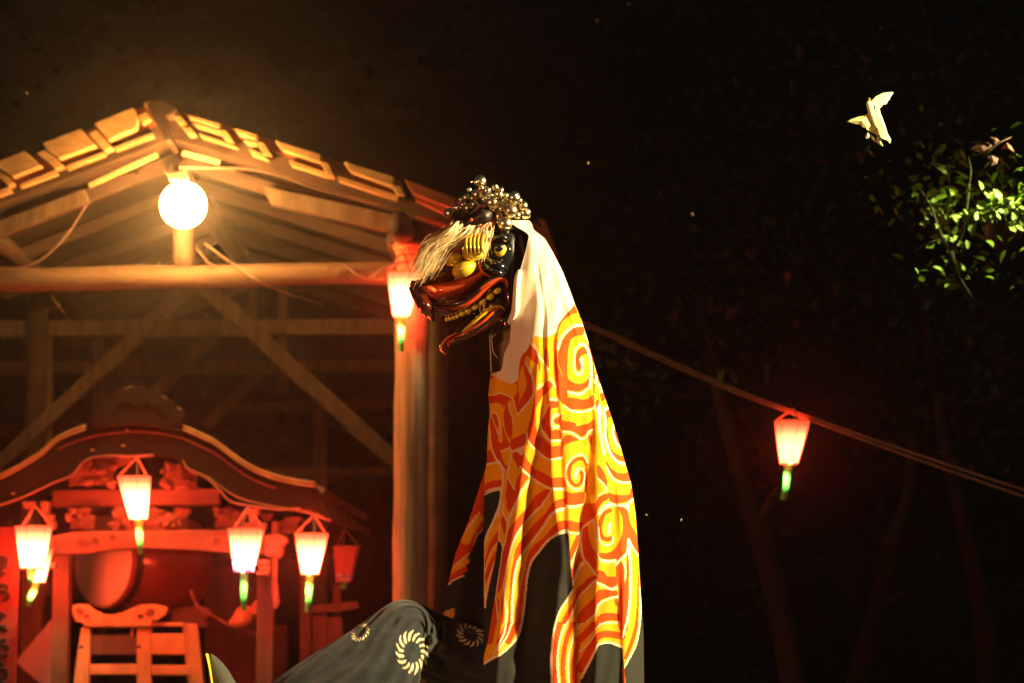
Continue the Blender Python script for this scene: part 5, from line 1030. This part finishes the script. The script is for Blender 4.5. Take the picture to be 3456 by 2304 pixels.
# the wire run to the right
for off, lab in ((0, 'upper cable of the sloping lantern wire crossing the dark right side'), (8, 'lower cable of the sloping lantern wire crossing the dark right side')):
    mb = MB(); mb.tube(line3(D3([(985, 610 + off, 12.95), (1340, 741 + off, 12.9), (1660, 880 + off, 12.85), (1822, 942 + off * .8, 12.8), (2100, 1040 + off * 1.4, 12.6), (2420, 1146 + off * 2, 12.3)]), 10), .006, 6)
    tag(mb.build('wire', 'cable', None, smooth=True), lab, 'cable')
mb = MB(); mb.plate(D2([(1654, 892), (1646, 872), (1650, 845), (1655, 856), (1664, 842), (1661, 868)]), 12.8, .008); tag(mb.build('leaf_scrap', 'leaf', None), 'small yellowish leaf scrap caught on the sloping wire', 'leaf')

# ------------------------------------------------------------------ trees
def leafmesh(name, m):
    mb = MB(); mb.add([(0, 0, 0), (.32, -.10, .06), (.30, .12, .06), (.72, -.08, .02), (.70, .10, .02), (1, 0, -.12), (.5, 0, -.03)], [(0, 1, 6), (0, 6, 2), (1, 3, 6), (2, 6, 4), (3, 5, 6), (6, 5, 4)])
    mb.v = [(v[0], v[1] * 2.2, v[2]) for v in mb.v]; return mb
LV = np.array(leafmesh('', '').v); LF = leafmesh('', '').f
def rotm(): 
    q_ = Matrix.Rotation(random.uniform(0, 6.28), 3, 'Z') @ Matrix.Rotation(random.uniform(-1.1, 1.1), 3, 'Y') @ Matrix.Rotation(random.uniform(-1.0, 1.0), 3, 'X'); return q_
def leafcloud(centers, size, name, m, parent=None, **kw):
    vs = []; fs = []
    for c in centers:
        r = np.array(rotm()); o_ = len(vs); s = size * random.uniform(.6, 1.3); vs += [tuple(np.array(c) + s * (r @ v)) for v in LV]; fs += [tuple(i + o_ for i in f) for f in LF]
    mb = MB(); mb.v = vs; mb.f = fs; mb.mi = [0] * len(fs); return mb.build(name, m, parent, smooth=True, **kw)
# lit tree at the right edge
tr0 = PD(2215, 700, 9.4)
tree = empty('broadleaf_tree', (tr0.x + .1, 9.4, 0), 'young leafy tree at right edge, its leaves lit yellow green', 'tree')
mb = MB(); mb.tube([Vector((tr0.x + 1.3, 11.6, 0)), Vector((tr0.x + 1.2, 11.5, 1.2)), PD(2560, 900, 11.2), PD(2420, 760, 10.6), PD(2232, 690, 9.9), PD(2198, 636, 9.42), PD(2183, 577, 9.4)], [.06, .05, .035, .02, .012, .0115, .0105], 10); mb.build('trunk', 'bark', tree, smooth=True)
for pts, r in ((((2183, 577, 9.4), (2165, 550, 9.4), (2150, 510, 9.4), (2135, 470, 9.4), (2105, 425, 9.4)), (.009, .004)), (((2183, 577, 9.4), (2208, 540, 9.38), (2216, 500, 9.36), (2223, 455, 9.35), (2226, 424, 9.35)), (.009, .005)), (((2214, 494, 9.37), (2240, 486, 9.35), (2300, 468, 9.3), (2380, 455, 9.3), (2450, 450, 9.3)), (.006, .004)),
               (((2226, 424, 9.35), (2230, 395, 9.35), (2225, 360, 9.4)), (.004, .002)), (((2420, 760, 10.6), (2400, 640, 9.8), (2430, 600, 9.4)), (.012, .005)), (((2165, 550, 9.4), (2130, 560, 9.4), (2100, 580, 9.5)), (.004, .002))):
    q_ = line3(D3(pts), 5); mb = MB(); mb.tube(q_, list(np.linspace(r[0], r[1], len(q_))), 7); mb.build('branch', 'bark', tree, smooth=True)
spots = []
for k in range(190): 
    t = random.random(); spots.append(PD(2236 + 200 * t, 490 - 34 * t + random.gauss(0, 9) + 20 * max(0, t - .5), 9.3 + random.gauss(0, .07)))
for k in range(26): spots.append(PD(2330 + random.random() * 40, 500 + random.random() * 40, 9.3 + random.gauss(0, .05)))
for k in range(60): spots.append(PD(2150 + random.gauss(0, 44) + 30, 470 + random.gauss(0, 52), 9.42 + random.gauss(0, .12)))
lf0 = None
for c in spots:
    if lf0 is None:
        o = leafmesh('', '').build('leaf', 'leaf', None, smooth=True, loc=(0, 0, 0)); o.parent = tree; lf0 = o
    else: o = copy_of(lf0, tree)
    o.location = c - WO[tree.name]; s = random.uniform(.034, .060); o.scale = (s, s, s); o.rotation_euler = (random.uniform(-1, 1), random.uniform(-1.2, 1.2), random.uniform(0, 6.28))
cen = []
for k in range(330):
    w_ = random.random()
    if w_ < .5: cen.append(PD(2180 + random.gauss(0, 70), 450 + random.gauss(0, 70), 9.7 + random.gauss(0, .25)))
    elif w_ < .62: cen.append(PD(2190 + random.gauss(0, 45), 628 + random.gauss(0, 20), 9.6 + random.gauss(0, .2)))
    else: cen.append(PD(2360 + random.gauss(0, 55), 420 + random.gauss(0, 30) + (200 if random.random() < .4 else 0), 9.6 + random.gauss(0, .2)))
tag(leafcloud(cen, .046, 'crown', 'leaf', tree), kind='stuff')
rl = PD(2305, 530, 9.9); mb = MB(); mb.ell(rl, .075, .07, .085, 0, 20, 12)
rle = empty('round_lantern', rl + Vector((0, 0, .1)), 'dim reddish round lantern hanging dark among lit leaves at right', 'lantern'); mb.build('paper_globe', 'drum_body2', rle, smooth=True)
mb = MB(); mb.tube([rl + Vector((0, 0, .08)), rl + Vector((0, 0, .30))], .004, 6); mb.build('hanging_cord', 'cable', rle)
# dark trees behind
def tree_far(pts, r0, r1, crown, label, branches=(), n=1500, d=17):
    b = PD(pts[0][0], pts[0][1], pts[0][2]); root = empty('dark_tree', (b.x, b.y, 0), label, 'tree', 'dark trees behind the shrine ground')
    q_ = [Vector((b.x + .05, b.y, 0))] + line3(D3(pts), 5); mb = MB(); mb.tube(q_, list(np.linspace(r0, r1, len(q_))), 9); mb.build('trunk', 'bark', root, smooth=True)
    for bb in branches:
        w = line3(D3(bb), 4); mb = MB(); mb.tube(w, list(np.linspace(.035, .01, len(w))), 6); mb.build('branch', 'bark', root, smooth=True)
    cen = []
    for (cx, cy, sx2, sy2) in crown:
        for k in range(n // len(crown)): cen.append(PD(cx + random.gauss(0, sx2), cy + random.gauss(0, sy2), pts[0][2] + random.gauss(0, .8)))
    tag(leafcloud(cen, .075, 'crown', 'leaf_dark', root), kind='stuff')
tree_far([(1835, 1640, 15.5), (1790, 1390, 15.5), (1735, 1200, 15.5), (1690, 1050, 15.5), (1640, 850, 15.6), (1600, 650, 15.6)], .09, .03, [(1560, 500, 120, 140), (1720, 700, 110, 110), (1450, 760, 90, 90)], 'dark bent tree trunk directly right of the lion cloth', [((1735, 1200, 15.5), (1820, 1080, 15.4), (1850, 1000, 15.4))])
tree_far([(1955, 1640, 16.2), (2000, 1440, 16.2), (2045, 1260, 16.2), (2090, 1120, 16.2), (2100, 900, 16.2)], .085, .03, [(2050, 760, 120, 120), (2180, 900, 110, 90), (1900, 520, 110, 100)], 'dim tree below the wire lantern leaning right with one low side branch', [((2000, 1410, 16.2), (2050, 1375, 16.1), (2100, 1352, 16.1)), ((1985, 1400, 16.2), (1920, 1310, 16.1), (1860, 1270, 16.1))])
tree_far([(2275, 1640, 15.0), (2262, 1440, 15.0), (2230, 1280, 15.0), (2190, 1100, 15.0), (2150, 900, 15.0), (2120, 700, 15.1)], .075, .025, [(2150, 250, 150, 120), (2300, 800, 90, 110), (1850, 200, 160, 110)], 'dim slender trunk rising near the right edge under the lit leaves')
cen = []
for k in range(16000):
    cen.append((random.uniform(-7, 9.5), random.uniform(19, 24), random.uniform(0, 10.5)))
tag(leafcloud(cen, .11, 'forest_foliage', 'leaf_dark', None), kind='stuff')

# ------------------------------------------------------------------ moths and gnats
def z7m(pts): return [(2840 + x * .14035, 290 + y * .14035) for x, y in pts]
mo = empty('moth', P(2945, 400, 6.6), 'large pale yellow white moth flying in the dark at upper right', 'moth')
DMo = 6.6
def wing(pts, d0, tilt, name, m, parent, tf=z7m):
    q_ = tf(pts); cx = sum(p[0] for p in q_) / len(q_); mb = MB(); f = [P(x, y, d0 + (x - cx) * tilt) for x, y in q_]; n_ = len(f); b = [p + Vector((0, .0012, 0)) for p in f]
    c1 = sum(f, Vector()) / n_ + Vector((0, -.004, 0)); c2 = sum(b, Vector()) / n_
    mb.add(f + b + [c1, c2], [(i, (i + 1) % n_, 2 * n_) for i in range(n_)] + [(i + n_, (i + 1) % n_ + n_, 2 * n_ + 1) for i in range(n_)] + [(i, (i + 1) % n_, (i + 1) % n_ + n_, i + n_) for i in range(n_)])
    return mb.build(name, m, parent)
wing([(700, 400), (830, 262), (1000, 180), (1230, 150), (1248, 178), (1180, 265), (1150, 340), (1110, 360), (1085, 440), (1000, 455), (950, 520), (880, 560)], DMo, .00012, 'wing', 'moth', mo)
wing([(140, 862), (250, 800), (400, 750), (540, 722), (640, 670), (720, 760), (700, 960), (640, 1035), (520, 1000), (450, 940), (300, 912)], DMo, -.0001, 'wing', 'moth', mo)
wing([(640, 600), (760, 620), (800, 900), (900, 1080), (980, 1270), (850, 1190), (700, 1110), (600, 1045), (640, 850)], DMo + .004, 0.0001, 'wing', 'moth', mo)
wing([(820, 500), (900, 480), (925, 650), (985, 785), (1045, 950), (1105, 1150), (1190, 1290), (1172, 1392), (1100, 1315), (980, 1270), (880, 1050), (800, 800)], DMo - .004, .00012, 'wing', 'moth', mo)
for k, pts in enumerate(([(640, 1100), (690, 1180), (680, 1240), (600, 1275), (565, 1235), (590, 1180)], [(720, 1180), (800, 1250), (850, 1350), (780, 1340), (720, 1260)], [(850, 1230), (960, 1280), (1000, 1460), (930, 1430), (850, 1370)])): wing(pts, DMo + .006, 0, 'hind_wing', 'moth', mo)
mb = MB(); mb.loft([(a, b, DMo - .004, r * .14, h) for (a, b), r, h in zip(z7m([(650, 400), (690, 520), (740, 680), (790, 850), (850, 1000)]), (60, 80, 80, 60, 30), (.004, .005, .005, .004, .002))], n=12); mb.build('thorax', 'moth', mo, smooth=True)
mb = MB(); mb.ell(P(*z7m([(660, 345)])[0], DMo - .004), 45 * .14 * mp(DMo), .003, 62 * .14 * mp(DMo), 0, 12, 8); mb.build('head', 'moth_brown', mo, smooth=True)
mb = MB(); mb.tube([P(*z7m([(600, 430)])[0], DMo), P(*z7m([(470, 495)])[0], DMo)], .0005, 4); mb.build('antenna', 'moth_brown', mo)
zm2 = lambda pts: [(2750 + x * .5101, 250 + y * .5101) for x, y in pts]
mo2 = empty('moth', P(*zm2([(1190, 500)])[0], 5.7), 'brown orange moth flying at far upper right above the lit leaves', 'moth')
for pts, m in (([(1030, 500), (1080, 460), (1140, 450), (1180, 480), (1120, 520), (1050, 512)], 'moth_brown'), ([(1160, 418), (1200, 425), (1225, 445), (1190, 470)], 'moth_brown'), ([(1140, 550), (1170, 535), (1215, 560), (1205, 595), (1170, 610)], 'moth_brown'), ([(1230, 500), (1270, 455), (1300, 480), (1320, 518), (1280, 500)], 'tile_red')):
    wing(pts, 5.7, .0001, 'wing', m, mo2, zm2)
mb = MB(); mb.tube([P(*p, 5.69) for p in zm2([(1085, 530), (1150, 505), (1220, 455), (1300, 420)])], [.001, .0028, .0022, .0006], 8); mb.build('body', 'moth_brown', mo2, smooth=True)
gn = [(62, 215, 'tiny gnat in dark sky at far left above the roof', 5.5), (1444, 10, 'tiny gnat at top edge right of middle', 5), (1372, 48, 'tiny gnat near top, left of the topmost speck', 5), (1613, 130, 'small pale gnat in upper dark sky above the wire lantern', 4.5), (2022, 66, 'dim gnat in dark sky above the large pale moth', 5), (1351, 375, 'tiny bright gnat right of the bell cluster', 6),
      (1590, 492, 'small brownish gnat midway between lion hood and lit leaves', 5.5), (312, 397, 'greenish small moth just left of the glaring bulb', 12.2), (255, 622, 'pale speck of a gnat on left part of tie beam', 12.2), (385, 727, 'gnat below tie beam near brace top', 12.2), (108, 712, 'pale gnat at left below the tie beam', 12.2), (1485, 1181, 'tiny whitish gnat beside right edge of lion cloth', 7.5), (1565, 1192, 'faint gnat in the dark lower right of lion cloth', 8), (365, 606, 'gnat beside foot of king post above tie beam', 12.2), (943, 1035, 'small pale insect on the corner post low down', 12.7)]
for x, y, lab, d in gn:
    c = PD(x, y, d); s = (9 if x in (312,) else (2.6 if d in (7.5, 8) else 5)) * K * mp(d); mb = MB(); a = random.uniform(0, 6)
    mb.ell(c, s * .9, s * .25, s * .25, a, 8, 6)
    for sg2 in (-1, 1):
        r2 = Matrix.Rotation(-a, 3, 'Y'); w = [Vector((.2, 0, 0)), Vector((.5, -.1, sg2 * 1.0)), Vector((-.5, -.1, sg2 * .9)), Vector((-.3, 0, 0))]
        w = [c + (r2 @ v) * s for v in w]; w2 = [v + Vector((0, s * .06, 0)) for v in w]; mb.add(w + w2, [(0, 1, 2, 3), (7, 6, 5, 4), (0, 4, 5, 1), (1, 5, 6, 2), (2, 6, 7, 3)])
    tag(mb.build('gnat', 'gnat', None), lab, 'insect', 'flying insects around the lights')

# ------------------------------------------------------------------ flood lamps on poles outside the picture
def flood(name, pos, aim, watts, colr, ang, label, blend=.6, size=.10):
    root = empty(name, (pos.x, pos.y, 0), label, 'floodlight'); back = (pos - aim).normalized(); rot = (aim - pos).to_track_quat('-Z', 'Y').to_matrix()
    mb = MB(); mb.tube([Vector((pos.x, pos.y, 0)) + back * .35 * Vector((1, 1, 0)).length * 0 + Vector((back.x * .3, back.y * .3, 0)), Vector((pos.x + back.x * .3, pos.y + back.y * .3, pos.z - .05)), pos + back * .14], .03, 10); mb.build('pole', 'metal', root, smooth=True)
    mb = MB(); mb.tube([pos + back * .16, pos + back * .12, pos + back * .02, pos + back * .005], [.05, .10, .14, .14], 20); mb.build('housing', 'metal', root, smooth=True)
    ld = bpy.data.lights.new(name, 'SPOT'); ld.energy = watts; ld.color = colr; ld.spot_size = R(ang); ld.spot_blend = blend; ld.shadow_soft_size = size
    lo = bpy.data.objects.new('lamp_beam', ld); COL.objects.link(lo); lo.parent = root; lo.location = (pos - back * .0) - WO[root.name] + (aim - pos).normalized() * .03; lo.rotation_euler = (aim - pos).to_track_quat('-Z', 'Y').to_euler()
flood('flood_lamp', FLOOD_POS, P(1830, 1500, 7.0), FLOOD_W, FLOOD_C, 62, 'floodlight on a pole outside the frame at right lighting the lion')
flood('fill_lamp', FILL_POS, P(1850, 1500, 7.0), FILL_W, FILL_C, 60, 'added weak warm fill floodlight on a pole outside the frame at left')  # added unseen fill lamp, lifts the shaded side of the lion
flood('leaf_lamp', LEAF_POS, PD(2325, 470, 9.3), LEAF_W, LEAF_C, 60, 'small floodlight on a pole beyond the right edge lighting the leaves')

# ------------------------------------------------------------------ haze volume added for the bloom around the lamps
mb = MB(); mb.box((0, 14.9, 7.2), 70, 43, 17.0)
hz = mb.build('haze', 'metal', None); hz.data.materials.clear(); tag(hz, kind='stuff')
hm = bpy.data.materials.new('bloom_haze'); hm.use_nodes = True; hn = hm.node_tree.nodes; hn.clear()
pvn = hn.new('ShaderNodeVolumePrincipled'); pvn.inputs['Color'].default_value = (.9, .88, .85, 1); pvn.inputs['Density'].default_value = HAZE; pvn.inputs['Anisotropy'].default_value = .945
ho = hn.new('ShaderNodeOutputMaterial'); hm.node_tree.links.new(pvn.outputs[0], ho.inputs['Volume']); hz.data.materials.append(hm)
